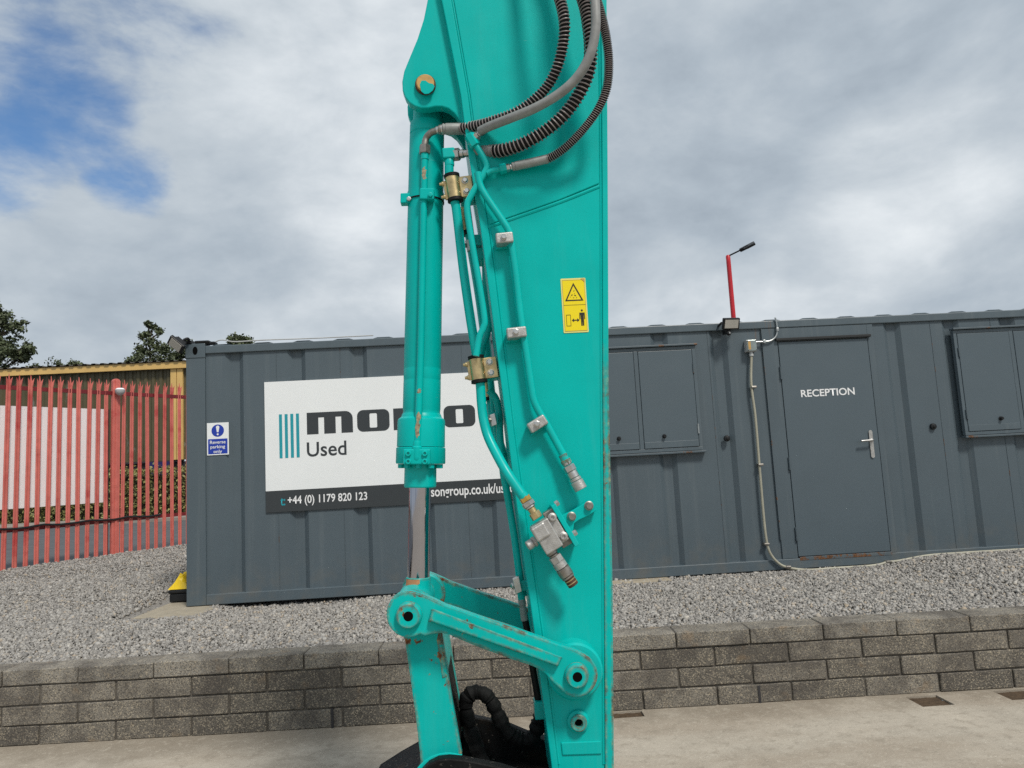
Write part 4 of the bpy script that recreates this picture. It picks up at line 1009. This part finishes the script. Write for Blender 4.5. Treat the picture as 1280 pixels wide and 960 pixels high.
PXL(C(521.6, 551, yp), axn, [(0, 4.7), (1.5, 5.2), (6.5, 5.4), (8, 6.6), (20, 7.0), (23, 6.7), (26.5, 5.2), (28.6, 2.6), (29.2, 0.2)], yp, 'teal', 'flange_elbow', cyl, 18)
fb = C(521, 571, YC-30.5*pc); MB().obox(fb+Vector((0, .003, 0)), e1*16*pc, axn*9.2*pc, fy*.010).build('flange', M['teal'], cyl, bevel=.004)
for (x, y) in ((510.6, 566.8), (531.3, 566.8), (510.6, 576.8), (531.3, 576.8)):
    bt = PXL(at(x, y, YC-30.5*pc-.004), fy, [(0, 3.6), (4, 3.6), (4.6, 3.0), (4.6, 1.8), (2.6, 1.7), (2.6, .1)], yp, 'teal_plain', 'socket_bolt', cyl, 14)
ring = MB().lathe(a0+axn*tt(247.5), axn, [(0, 23.6*pc), (tt(150)-tt(140), 23.8*pc)], 40).build('clamp_band', M['teal'], cyl, angle=25)
MB().lathe(a0+axn*tt(257.8), axn, [(0, 24*pc), (.004, 24*pc)], 40).build('clamp_pad', M['rubber'], cyl)
lg = at(508.5, 249.5, YC-.02); MB().obox(lg, Vector((1, 0, 0))*7.5*pc, axn*6.5*pc, fy*.018).build('clamp_lug', M['teal'], ring, bevel=.003)
PXL(at(511.5, 249.7, YC-.035), fy, [(0, 3), (4, 3), (4.4, 2)], YC, 'steel', 'bolt', ring, 6, False)
pd = at(534, 244.5, yp); MB().obox(pd+Vector((0, -.002, 0)), e1*8.8*pc, axn*7.2*pc, fy*.018).build('pipe_clamp', M['teal'], cyl, bevel=.004)
PXL(at(538, 244, yp-.02), fy, [(0, 3.2), (3, 3.2), (3.4, 2)], yp, 'teal_plain', 'bolt', cyl, 6, False)
# rod end between the two links
re0 = a0+axn*tt(713)
rev([(713.5, 14.2), (714.5, 14.8), (729, 15.2), (733, 16.2), (738, 18.5), (745, 20)], 'teal_worn', 'rod_end', cyl)
ep = at(510, 768, -5.095)
eye_c = Vector((ep.x, YC, ep.z))
MB().lathe(eye_c+fy*.115, -fy, [(0, .030), (0, .055), (.004, .058), (.226, .058), (.230, .055), (.230, .03)], 36).build('rod_eye', M['teal_worn'], cyl, angle=25)
MB().lathe(Vector((eye_c.x+.018, 2*YC-YL-.034, eye_c.z-.012)), fy, [(0, .074), (.028, .073), (.032, .068), (.032, .05)], 36).build('far_boss', M['teal_worn'], cyl, angle=25)
# bare primer where the paint has come off the rod end
pt = MB(); n = 10
for i in range(n):
    pass
vs = []; edge_lo = [731, 728, 729.5, 730.5, 731, 729, 724.5, 722, 720.5, 719]
angs = [R(200+i*9.2) for i in range(n)]
e_l = Vector((-1, 0, 0)); e_f = fy
for i in range(n):
    a_ = R(-68+i*8.8); dvec = e_f*math.cos(a_)+Vector((1, 0, 0))*math.sin(a_)
    for j, y in enumerate((714.6, (714.6+edge_lo[i])/2, edge_lo[i])):
        vs.append(a0+axn*tt(y)+dvec*(15.05+.35*(y-714)/15+.25)*pc)
pt.add(vs, [(i*3+j, i*3+j+1, (i+1)*3+j+1, (i+1)*3+j) for i in range(n-1) for j in range(2)], True); pt.build('bare_patch', M['bare'], cyl)

# ---- idler links (near and far), with pins
lk = [(530, 744), (545, 750.5), (557, 756.5), (572, 761.5), (600, 771.5), (640, 784.5), (665, 793.5), (685, 801), (703, 807), (719, 812)]
rc, rr_ = (720.6, 844), 27.2
lk += [(rc[0]+rr_*math.cos(R(a))*.98, rc[1]-rr_*math.sin(R(a))*1.02) for a in range(64, -131, -13)]
lk += [(690, 852), (682, 842.5), (673, 836), (662, 831.5), (640, 824.5), (600, 810), (575, 799.5), (563, 794), (552, 791.5), (541, 792.5), (531, 795)]
lc, lr = (510.5, 768), 28.5
lk += [(lc[0]+lr*math.cos(R(a))*.97, lc[1]-lr*math.sin(R(a))*1.02) for a in range(-58, -300, -13)]
lkw = AP(lk, YL)
def link(y0, m): return MB().prism(lkw, y0, y0+.036).build('idler_link', M[m], arm, bevel=.004)
k1 = link(YL, 'teal_worn'); k2 = link(2*YC-YL-.036, 'teal_worn')
rib = MB(); P4 = AP([(541.5, 761), (702, 821), (697, 832.5), (537, 775.5)], YL-.026)
P5 = AP([(539, 760.5), (703.5, 821.5), (697.5, 833.5), (534.5, 777)], YL)
rib.add([Vector(p) for p in P4]+[Vector(p) for p in P5], [(0, 1, 2, 3)[::-1], (0, 4, 5, 1)[::-1], (1, 5, 6, 2)[::-1], (2, 6, 7, 3)[::-1], (3, 7, 4, 0)[::-1]])
rb_ = rib.build('rib', M['teal_worn'], k1, bevel=.003)
def fixn(o):
    b = bmesh.new(); b.from_mesh(o.data); bmesh.ops.recalc_face_normals(b, faces=b.faces); b.to_mesh(o.data); b.free()
# open-backed solid: orient outwards by centre
b = bmesh.new(); b.from_mesh(rb_.data); b.normal_update()
cen = sum((v.co for v in b.verts), Vector())/len(b.verts)
bmesh.ops.reverse_faces(b, faces=[f for f in b.faces if f.normal.dot(f.calc_center_median()-cen) < 0]); b.to_mesh(rb_.data); b.free()
for (x, y, r, nm) in ((511.3, 768.6, 15.3, 'lower_pin'), (720.6, 843.7, 14.2, 'pivot_pin')):
    p = disc(x, y, YL, [(-.46, r*.75), (-.001, r*.75), (-.001, r+.9), (.010, r+.7), (.018, r-.4), (.022, r-2), (.022, 5.9)], 'teal_worn', nm, arm, 32)
    disc(x, y, YL, [(.0221, 5.9), (.006, 5.6), (.006, .1)], 'hole', 'bore', p, 20)
MB().lathe(eye_c+fy*(YC-YL-.04), -fy, [(0, .030), (.38, .030)], 20).build('pin_shaft', M['dull_steel'], arm)

# ---- bucket link: a box-section link hanging from the same pin down to the bucket
Yb0, Yb1 = -5.02, -4.72
bl = [(497, 775), (506, 800), (513, 850), (520, 900), (525, 945), (528, 990), (545, 1005), (562, 990), (577.5, 944), (566, 880), (558, 830), (552, 788)]
lb = MB().prism(AP(bl, Yb0), Yb0, Yb0+.036).prism(AP(bl, Yb0), Yb1-.036, Yb1)
blk = lb.build('bucket_link', M['teal_worn'], arm, bevel=.004)
MB().prism(AP([(551, 800), (558, 840), (565, 880), (575, 935), (567, 940), (557, 880), (548, 830), (545, 800)], Yb0), Yb0+.037, Yb1-.037).build('web_plate', M['bucket'], blk)
MB().prism(AP([(549, 788), (556.5, 826), (559.5, 845), (553, 848), (546, 800)], Yb0), Yb0-.003, Yb1+.001).build('cross_plate', M['teal_worn'], blk, bevel=.003)
# ---- bucket resting on the yard: rounded back uppermost
def BP(x, y): return at(x, y, -4.42)
bk = [BP(475, 958), BP(500, 942), BP(530, 925), BP(565, 912), BP(600, 908), BP(645, 914), BP(690, 922), BP(735, 934)]
prof_ = [(v.x, v.z) for v in bk]; x_l, z_l = prof_[0]; x_r, z_r = prof_[-1]
prof_ = [(x_l-.10, -.40), (x_l-.16, -.25), (x_l-.11, -.08)]+prof_+[(x_r+.07, z_r-.12), (x_r+.09, z_r-.25)]
bk = empty('bucket', (x_l, -4.85, GZ)); bk.parent = arm; ORG[bk.name] = org(arm); bk.location = (0, 0, 0)
def offset_in(pr, d):
    out = []
    for i, p in enumerate(pr):
        a_ = Vector(pr[max(0, i-1)]); b_ = Vector(pr[min(len(pr)-1, i+1)]); t_ = (b_-a_).normalized(); out.append((p[0]+t_.y*d, p[1]-t_.x*d))
    return out
inn = offset_in(prof_, .02)
MB().prism(prof_+inn[::-1], -5.26, -4.42).build('shell', M['bucket'], bk)
for y in (-5.285, -4.419): MB().prism(prof_+[(x_r-.15, z_r-.42), (x_l+.1, -.42)], y, y+.024).build('side_plate', M['bucket'], bk, bevel=.005)
for i in range(5):
    yt = -5.2+.18*i
    MB().add([(x_l-.10, yt-.03, -.36), (x_l-.10, yt+.03, -.36), (x_l-.10, yt+.03, -.42), (x_l-.10, yt-.03, -.42), (x_l-.30, yt-.012, -.43), (x_l-.30, yt+.012, -.43), (x_l-.30, yt+.012, -.447), (x_l-.30, yt-.012, -.447)], [(0, 1, 2, 3), (7, 6, 5, 4), (0, 4, 5, 1), (1, 5, 6, 2), (2, 6, 7, 3), (3, 7, 4, 0)]) or None
tm = MB()
for i in range(5):
    yt = -5.2+.18*i; t_ = MB(); t_.add([(x_l-.08, yt-.03, -.36), (x_l-.08, yt+.03, -.36), (x_l-.08, yt+.03, -.42), (x_l-.08, yt-.03, -.42), (x_l-.28, yt-.012, -.42), (x_l-.28, yt+.012, -.42), (x_l-.28, yt+.012, -.44), (x_l-.28, yt-.012, -.44)], [(3, 2, 1, 0), (4, 5, 6, 7), (1, 5, 4, 0), (2, 6, 5, 1), (3, 7, 6, 2), (0, 4, 7, 3)]); t_.build('tooth', M['dull_steel'], bk)
ear = [(528, 962), (536, 953), (548, 947), (562, 945.5), (580, 947), (600, 951), (625, 956), (645, 962), (700, 985), (735, 1000), (770, 1040), (770, 1090), (520, 1090), (520, 990)]
for y in (-5.075, -4.70): MB().prism(AP(ear, -5.06), y, y+.036).build('ear', M['bucket'], bk, bevel=.005)
bead([(524, 962), (534, 951.5), (548, 945), (562, 943.5), (577, 946)], 3.0, -5.02, 'teal', 'collar', blk)
# ---- black sleeved hose loop at the bucket
YH = -4.83
hp_ = crom([A(608, 975, YH), A(598, 940, YH), A(588, 912, YH), A(583, 890, YH), A(583.5, 874, YH), A(591, 866, YH), A(602, 866, YH), A(613, 875, YH), A(622, 893, YH), A(631, 910, YH), A(643, 921, YH), A(657, 925, YH), A(667, 920, YH), A(673, 905, YH), A(676, 893, YH)], 8)
rad = [(8.6+2.6*mnoise.noise(Vector((i*.33, 2.2, 0)))+1.2*mnoise.noise(Vector((i*.9, 7.1, 0))))*m_px(YH) for i in range(len(hp_))]
hl = MB().tube(hp_, rad, 14).build('sleeved_hose', M['wrap'], arm)
MB().tube([A(676, 893, YH), A(675, 880, YH)], 7.5*m_px(YH), 12).build('end_collar', M['teal_plain'], hl)
# ---- long pipe down the inner edge and its hose
YN = -4.86
def pipe(name, pts, r, Y, m='teal_plain', par=None, fil=None, n=12):
    pts = [A(p[0], p[1], p[2] if len(p) > 2 else Y) for p in pts]
    path = fillet(pts, fil) if fil else crom(pts, 7)
    return MB().tube(path, r*m_px(Y), n).build(name, M[m], par or arm)
lp_ = pipe('long_pipe', [(611, 488), (620, 499), (624, 520), (625, 545), (629, 590), (633, 612), (642, 665), (648, 710), (652, 749)], 4.6, YN)
PXL(A(652, 748, YN), A(656, 775, YN)-A(652, 748, YN), [(0, 4.2), (2, 4.6), (7, 4.6), (8, 3.9), (11, 3.6), (12, 4.4), (26, 4.6), (27, 3.6)], YN, 'sleeve', 'hose_end', lp_)
pipe('thin_hose', [(656, 772), (660, 795), (666, 835), (671, 865), (674, 882)], 4.2, YN, 'rubber', lp_)
MB().obox(A(675, 885, YN), Vector((7*pc, 0, 0)), Vector((0, .03, 0)), Vector((0, 0, 10*pc))).build('hose_clamp', M['teal_plain'], lp_, bevel=.003)
MB().obox(A(646.5, 731, YN-.03), Vector((4*pc, 0, .004)), Vector((0, .012, 0)), Vector((-.004, 0, 9*pc))).build('pipe_clip', M['steel'], lp_, bevel=.002)
PXL(A(642.5, 732, YN-.03), Vector((-1, -.6, 0)), [(0, 3.5), (3, 3.5), (4, 2.5)], YN, 'steel', 'bolt', lp_, 8)
MB().obox(A(656, 731, YN), Vector((9*pc, 0, 0)), Vector((0, .02, 0)), Vector((0, 0, 6*pc))).build('clip_bracket', M['teal_plain'], lp_, bevel=.002)
pipe('inner_pipe', [(612, 470), (618, 520), (625, 570), (634, 612), (646, 690), (655, 745)], 3.6, -4.78)
# ---- the thick pair of pipes with yellow clamps
YP = -4.965
tp = pipe('feed_pipe', [(561.5, 196), (562, 222), (568.5, 252), (571, 266), (579, 335), (588, 398), (596, 447), (600, 476), (602, 505), (604.5, 525, -4.972), (610, 545, -4.985), (620, 566, -5.01), (634, 591, -5.045), (653, 619, -5.065)], 6.1, YP)
pipe('feed_pipe', [(580, 240), (588, 300), (598, 360), (607, 425), (611, 470), (614, 500), (617, 530), (626, 560), (640, 590)], 6.3, -4.72)
def yclamp(pa, pb, plate, bolts, left_b):
    a_, b_ = A(*pa, YP), A(*pb, YP); d = (b_-a_); L_ = d.length; d.normalize(); r_ = 9.3*m_px(YP)
    sdv = d.cross(fy).normalized(); sdv = sdv if sdv.x > 0 else -sdv
    g_ = MB(); g_.lathe(a_, d, [(0, r_*.75), (0, r_), (L_, r_), (L_, r_*.75)], 24); y_ = g_.build('pipe_clamp', M['gold'], arm, angle=30)
    c = (a_+b_)/2
    MB().obox(c+sdv*r_*1.75-fy*.002, sdv*r_*.95, d*L_*.5, fy*.006).build('clamp_plate', M['gold'], y_, bevel=.002)
    MB().obox(c+sdv*r_*1.7-fy*.05, sdv*r_*1.0, d*L_*.53, fy*.035).build('clamp_base', M['teal_plain'], y_, bevel=.002)
    MB().obox(c-sdv*r_*1.0-fy*.012, sdv*r_*.35, d*L_*.46, fy*.005).build('clamp_tab', M['gold'], y_, bevel=.002)
    for t_ in (-.32, .32):
        MB().lathe(c-sdv*r_*1.25-fy*.008+d*L_*t_, -sdv, [(0, r_*.34), (r_*.25, r_*.34), (r_*.3, r_*.25), (r_*.62, r_*.2)], 10).build('stud', M['gold'], y_)
    for t_ in (-.26, .26):
        q_ = c+sdv*r_*1.72+fy*.004+d*L_*t_
        MB().lathe(q_, fy, [(0, r_*.46), (.003, r_*.46), (.0035, r_*.36), (.010, r_*.36), (.012, r_*.28)], 6 if 0 else 16).build('bolt', M['steel'], y_)
    for e_, s_ in ((a_, -1), (b_, 1)):
        MB().lathe(e_+d*s_*.001, d*s_, [(0, r_*1.1), (.010, r_*1.12), (.012, r_*.8)], 20).build('rubber_bush', M['rubber'], y_)
    # the twin clamp on the far pipe behind
    c2 = c+Vector((.03, .24, -.03))
    MB().lathe(c2-d*L_*.6, d, [(0, r_*.75), (0, r_), (L_*1.2, r_), (L_*1.2, r_*.75)], 20).build('far_clamp', M['gold'], y_, angle=30)
    MB().lathe(c2+d*L_*.61, d, [(0, r_*1.1), (.012, r_*1.1)], 20).build('far_bush', M['rubber'], y_)
yclamp((565, 222.5), (569, 248), None, None, None); yclamp((595.2, 449), (598.8, 474.5), None, None, None)
# elbow block and top sleeve of the near feed pipe
MB().obox(A(561, 193.5, YP), Vector((7.6*pc, 0, .001)), Vector((0, .02, 0)), Vector((-.001, 0, 6.6*pc))).build('elbow_block', M['teal_plain'], tp, bevel=.004)
PXL(A(561.5, 199, YP), A(562.3, 220, YP)-A(561.5, 199, YP), [(0, 5.6), (2, 6.4), (9, 6.4), (10, 5.4), (18, 5.2)], YP, 'teal_plain', 'pipe_socket', tp)
def fitting(pa, pb, segs, Ya, Yb, par, name='fitting', n=6):
    # stacked hex nuts and rings between two pixels; segs: (fraction0, fraction1, radius px, hex?, material)
    a_, b_ = A(*pa, Ya), A(*pb, Yb); d = b_-a_; L_ = d.length; d.normalize(); out = []
    for (t0_, t1_, r_, hx_, mt_) in segs:
        l = (t1_-t0_)*L_; rr = r_*m_px(Ya); c_ = min(.0015, l*.2)
        out.append(MB().lathe(a_+d*L_*t0_, d, [(0, rr-c_), (c_, rr), (l-c_, rr), (l, rr-c_)], 6 if hx_ else 18, not hx_).build('nut' if hx_ else 'collar', M[mt_], par))
    return out
# near end of the feed pipe, down to the shut-off valve
fitting((652, 617), (661, 630), [(0, .42, 6.6, 0, 'teal_plain')], -5.065, -5.07, tp)
fitting((655, 621), (672, 648), [(0, .22, 7.2, 1, 'brass'), (.23, .43, 8.2, 1, 'steel'), (.43, .52, 6.6, 0, 'steel'), (.52, .74, 4.9, 0, 'gold'), (.72, 1.0, 7.2, 1, 'gold')], -5.066, YF-.075, tp)
# ---- shut-off valve and its bracket
vv = empty('shutoff_valve', A(685, 668, YF)); vv.parent = arm; ORG[vv.name] = org(arm); vv.location = (0, 0, 0)
vd = (A(702, 699, YF)-A(672, 648, YF)).normalized(); vs_ = vd.cross(fy).normalized(); vs_ = vs_ if vs_.x > 0 else -vs_     # along the valve and to its upper right
def VB(cx, cy, hl_, hw_, y0_, y1_, name, m, par=vv, bev=.003):
    c = A(cx, cy, YF-.05); c.y = (y0_+y1_)/2
    return MB().obox(c, vd*hl_*px1, vs_*hw_*px1, fy*(y1_-y0_)/2).build(name, M[m], par, bevel=bev)
VB(682, 668.5, 18.5, 11.5, YF-.105, YF-.045, 'valve_body', 'alloy', bev=.004)
VB(674, 663, 9, 9, YF-.112, YF-.05, 'valve_boss', 'alloy', bev=.006)
VB(695.5, 661, 16.5, 6.5, YF-.085, YF-.04, 'valve_cover', 'alloy', bev=.004)
VB(698, 659.5, 24, 8.0, YF-.055, YF-.02, 'mount_block', 'dull_steel', bev=.003)
for (x, y) in ((690.3, 646.5), (704, 670)):
    p = A(x, y, YF-.085); PXL(p, fy, [(0, 5.3), (1.5, 5.3), (2, 4.2), (5.5, 4.2), (6, 3.4), (6, 2.2), (4, 2.1), (4, .1)], YF, 'alloy', 'bolt', vv)
PXL(A(669.5, 676, YF-.075), A(658, 684, YF-.08)-A(669.5, 676, YF-.075), [(0, 6.4), (3, 6.6), (4, 5.0), (5, 5.8), (11, 5.8), (12, 4.6), (12, 3)], YF, 'alloy', 'side_plug', vv)
fitting((688, 688), (718, 733), [(0, .10, 7.2, 0, 'dull_steel'), (.11, .16, 6.2, 0, 'dull_steel'), (.16, .33, 8.4, 1, 'alloy'), (.33, .48, 8.4, 0, 'alloy'), (.49, .70, 8.8, 0, 'dull_steel'), (.71, .76, 8.2, 0, 'dull_steel'), (.76, .97, 6.8, 0, 'dark_rust'), (.80, .83, 7.1, 0, 'gold'), (.88, .91, 7.1, 0, 'gold')], YF-.075, YF-.075, vv)
VB(705, 655.5, 28, 3.0, YF-.085, YF-.006, 'bracket_flange', 'teal', bev=.002)
MB().prism(AP([(697, 648), (702, 643), (713, 638), (727, 629.5), (737.5, 625.5), (741, 630), (744, 637), (734, 643.5), (722, 649), (716, 653.5), (715, 664), (709, 668)]), YF-.030, YF-.001).build('bracket_arm', M['teal'], vv, bevel=.002)
for (x, y) in ((714.3, 645.5), (736, 632)):
    PXL(A(x, y, YF-.030), fy, [(0, 5.6), (1.5, 5.6), (2, 4.6), (5, 4.6), (6, 3.6)], YF, 'dull_steel', 'bolt', vv)
for (x, y, dx_) in ((696, 631.5, 1), (718.5, 668.5, 1)):
    PXL(A(x-2, y-1, YF-.05), vs_, [(0, 3.8), (4, 3.8), (5, 2.8)], YF, 'steel', 'bolt', vv, 6, False)
# ---- pipe along the near side with its three alloy clips and quick coupling
YT = YF-.035
sp_ = pipe('service_pipe', [(597, 216), (600, 231), (606, 243), (616, 258), (629, 277), (636, 289), (639, 303), (645, 345), (651, 398), (657, 435), (664, 483), (667.5, 501), (674, 515), (683, 530), (706, 572)], 4.7, YT)
def clip(x, y, ang, w_, h_):
    c = A(x, y, YT-.004); dx_ = Vector((math.cos(R(ang)), 0, math.sin(R(ang)))); dz_ = Vector((-math.sin(R(ang)), 0, math.cos(R(ang))))
    o = MB().obox(c, dx_*w_*px1, dz_*h_*px1, fy*.020).obox(c-dx_*w_*.35*px1+Vector((0, .022, 0)), dx_*w_*.6*px1, dz_*h_*px1, fy*.013).build('pipe_clip', M['alloy'], sp_, bevel=.005, seg=3)
    p = c-dx_*1.0*px1+fy*.02
    PXL(p, fy, [(0, 4.2), (1, 4.2), (1.3, 3.4), (4, 3.4), (4.6, 2.6)], YT, 'steel', 'bolt', o, 8, False)
    MB().obox(c+Vector((0, .03, 0))-dz_*(h_+1)*px1, dx_*(w_+1)*px1, dz_*1.2*px1, fy*.006).build('clip_base', M['teal'], o)
clip(630.5, 299, 4, 11, 6.8); clip(645.5, 416.5, 4, 12.3, 6.6); clip(671.5, 530, 29, 12, 6.6)
fitting((703, 568), (709, 580), [(0, 1, 5.6, 0, 'teal_worn'), (.55, 1.05, 6.6, 1, 'teal_worn')], YT, YT, sp_)
fitting((708, 578), (727, 613), [(0, .10, 6.0, 0, 'steel'), (.12, .32, 7.6, 1, 'steel'), (.33, .55, 7.0, 0, 'steel'), (.56, .66, 7.4, 0, 'alloy'), (.67, .97, 8.2, 0, 'alloy')], YT, YT-.01, sp_)
# ---- branching small pipes
YS = YF-.03
bp = pipe('branch_pipe', [(592, 177), (599, 188), (606, 200), (608.5, 209), (604, 219), (596, 232), (587.5, 247), (584, 256), (585, 272), (592, 315), (599, 355), (605.5, 398), (604, 410), (599, 422), (595, 445)], 4.2, YS)
pipe('branch_pipe', [(608, 217), (613, 214.5), (619, 212.8), (627, 211.5)], 4.0, YS, par=bp)
pipe('branch_pipe', [(606, 300), (607, 360), (611, 402), (609, 418), (604, 432), (600, 450)], 4.2, -4.80)
fitting((586.5, 169), (595, 183), [(0, .98, 7.4, 1, 'teal_plain')], YS, YS, bp)
fitting((624.5, 211.8), (633, 210), [(0, .95, 6.6, 1, 'teal_plain')], YS, YS, bp)
fitting((632.5, 210.2), (641, 208.6), [(0, .55, 5.2, 1, 'steel'), (.56, 1, 4.2, 0, 'steel')], YS, YS, bp)
for (x, y, Y_) in ((599, 305, -4.84), (600, 322, -4.84), (616.5, 524, -4.86)):
    MB().obox(A(x, y, Y_), Vector((6*pc, 0, 0)), Vector((0, .05, 0)), Vector((0, 0, 7*pc))).build('stand_off', M['teal_plain'], bp, bevel=.002)
for (x, y, Y_) in ((586, 307, -4.9), (616.5, 525, -4.93)):
    MB().obox(A(x, y, Y_), Vector((3.5*pc, 0, .003)), Vector((0, .01, 0)), Vector((-.003, 0, 7*pc))).build('pipe_clip', M['steel'], bp, bevel=.002)
    PXL(A(x-3, y, Y_-.008), Vector((-1, -.4, 0)), [(0, 3), (3, 3), (4, 2)], Y_, 'dull_steel', 'bolt', bp, 8)
# ---- hoses
def hose(path, r, Ym, m, name='hydraulic_hose', coil=0, par=None):
    pts = [at(*p) for p in path]; c = crom(pts, 14)
    # even spacing
    L_ = [0]
    for a_, b_ in zip(c, c[1:]): L_.append(L_[-1]+(b_-a_).length)
    def ev(s_):
        s_ = min(max(s_, 0), L_[-1]-1e-6); i = max(j for j in range(len(L_)-1) if L_[j] <= s_) if len(L_) < 60 else int(np.searchsorted(L_, s_, 'right')-1)
        i = min(i, len(c)-2); t_ = (s_-L_[i])/max(1e-9, L_[i+1]-L_[i]); return c[i].lerp(c[i+1], t_)
    N = int(L_[-1]/.008); cc = [ev(L_[-1]*i/N) for i in range(N+1)]; rw = r*m_px(Ym)
    o = MB().tube(cc, rw*(.84 if coil else 1), 14).build(name, M[m], par or arm)
    if coil:
        pitch = coil*m_px(Ym); n = int(L_[-1]/pitch*16); e = None; vs = []
        for i in range(n+1):
            s_ = L_[-1]*i/n; p = ev(s_); tg = (ev(s_+.004)-ev(s_-.004)).normalized()
            e = tg.orthogonal().normalized() if e is None else (e-tg*e.dot(tg)).normalized(); g_ = tg.cross(e); q_ = 2*math.pi*i/16
            vs.append(p+(e*math.cos(q_)+g_*math.sin(q_))*rw)
        MB().tube(vs, pitch*.17, 5).build('spiral_guard', M['coil'], o)
    return o
Y1 = YF-.05
def sleeve(pa, pb, r, Y, par, Yb=None):
    a_, b_ = A(*pa, Y), A(*pb, Yb or Y); L_ = (b_-a_).length; rw = r*m_px(Y)
    return MB().lathe(a_, b_-a_, [(0, rw*.8), (.002, rw*.97), (.006, rw*.97), (.007, rw*.9), (.011, rw*.9), (.012, rw), (L_-.003, rw), (L_, rw*.92)], 20).build('crimp_sleeve', M['sleeve'], par, angle=30)
# hose from the cylinder pipe (with bent steel elbow)
h1 = hose([(577, 161, -4.98), (598, 157, -5.02), (617, 151.5, -5.05), (640, 143, -5.08), (662, 130, -5.10), (682, 111, -5.12), (696, 86, -5.15), (704, 55, -5.18), (705.5, 28, -5.2), (700, 0, -5.2), (686, -40, -5.18), (664, -90, -5.12), (640, -150, -5.06)], 7.0, -5.08, 'rubber', coil=4.6)
sleeve((553, 161.5), (580, 161), 7.4, -4.97, h1)
el = MB().tube(crom([A(531, 187, yp), A(531.2, 180, yp), A(533, 172.5, yp), A(538, 166.5, yp-.01), (A(545, 163.5, yp-.015)), A(553, 161.8, -4.97)], 5), [4.2*pc]*26, 12).build('bent_fitting', M['dull_steel'], h1)
fitting((531, 182), (531, 192.5), [(0, 1, 7.4, 1, 'dull_steel')], yp, yp, h1)
fitting((531, 192), (531, 200), [(0, 1, 5.2, 0, 'teal_plain')], yp, yp, h1)
fitting((545.5, 163), (554, 161.6), [(0, .4, 5.2, 0, 'steel'), (.45, .7, 6.2, 0, 'dull_steel'), (.72, 1, 6.6, 0, 'steel')], -4.965, -4.97, h1)
# thick coil hose to the near feed pipe
h3 = hose([(612, 189.5, -5.00), (630, 187.5, -5.03), (655, 179, -5.06), (680, 165, -5.08), (703, 146, -5.10), (722, 121, -5.12), (735, 92, -5.14), (738.5, 62, -5.15), (735.5, 28, -5.15), (729.5, 0, -5.14), (712, -45, -5.12), (690, -100, -5.1), (668, -150, -5.06)], 8.3, -5.06, 'rubber', coil=5.4)
sleeve((590, 190.5), (616, 189), 7.8, -4.985, h3, -5.005)
fitting((568, 193.5), (592, 190.5), [(0, .28, 8.2, 1, 'steel'), (.30, .5, 5.6, 0, 'steel'), (.5, .72, 4.8, 0, 'steel'), (.72, .95, 7.0, 1, 'steel')], YP, -4.985, h3)
# thin coil hose to the branch pipe
h4 = hose([(680, 200.5, -5.04), (695, 193, -5.06), (712, 180, -5.08), (730, 161, -5.10), (748, 136, -5.13), (758.5, 110, -5.15), (761, 78, -5.16), (758, 48, -5.17), (752, 20, -5.17), (744, -5, -5.16), (728, -40, -5.14), (706, -90, -5.12), (690, -150, -5.06)], 5.6, -5.08, 'rubber', coil=2.7)
sleeve((640, 208.6), (685, 198.5), 5.8, -5.032, h4, -5.045)
# plain grey hose in front
h2 = hose([(600, 164, -5.04), (612, 158, -5.07), (640, 147, -5.13), (670, 134.5, -5.17), (700, 116.5, -5.20), (722, 96, -5.22), (737, 70, -5.24), (744, 40, -5.25), (744.5, 15, -5.25), (742, -10, -5.24), (730, -50, -5.22), (712, -100, -5.16), (700, -150, -5.08)], 6.1, -5.13, 'hose')
fitting((593.5, 172), (605, 161.5), [(0, .35, 5.6, 1, 'steel'), (.36, .55, 4.2, 0, 'steel'), (.56, .72, 5.4, 0, 'dull_steel'), (.74, .88, 5.6, 0, 'dull_steel')], YS, -5.045, h2)
MB().obox(A(668, -150, -5.04), Vector((45*pc, 0, 0)), Vector((0, .03, 0)), Vector((0, 0, 10*pc))).build('hose_bracket', M['teal'], arm, bevel=.003)
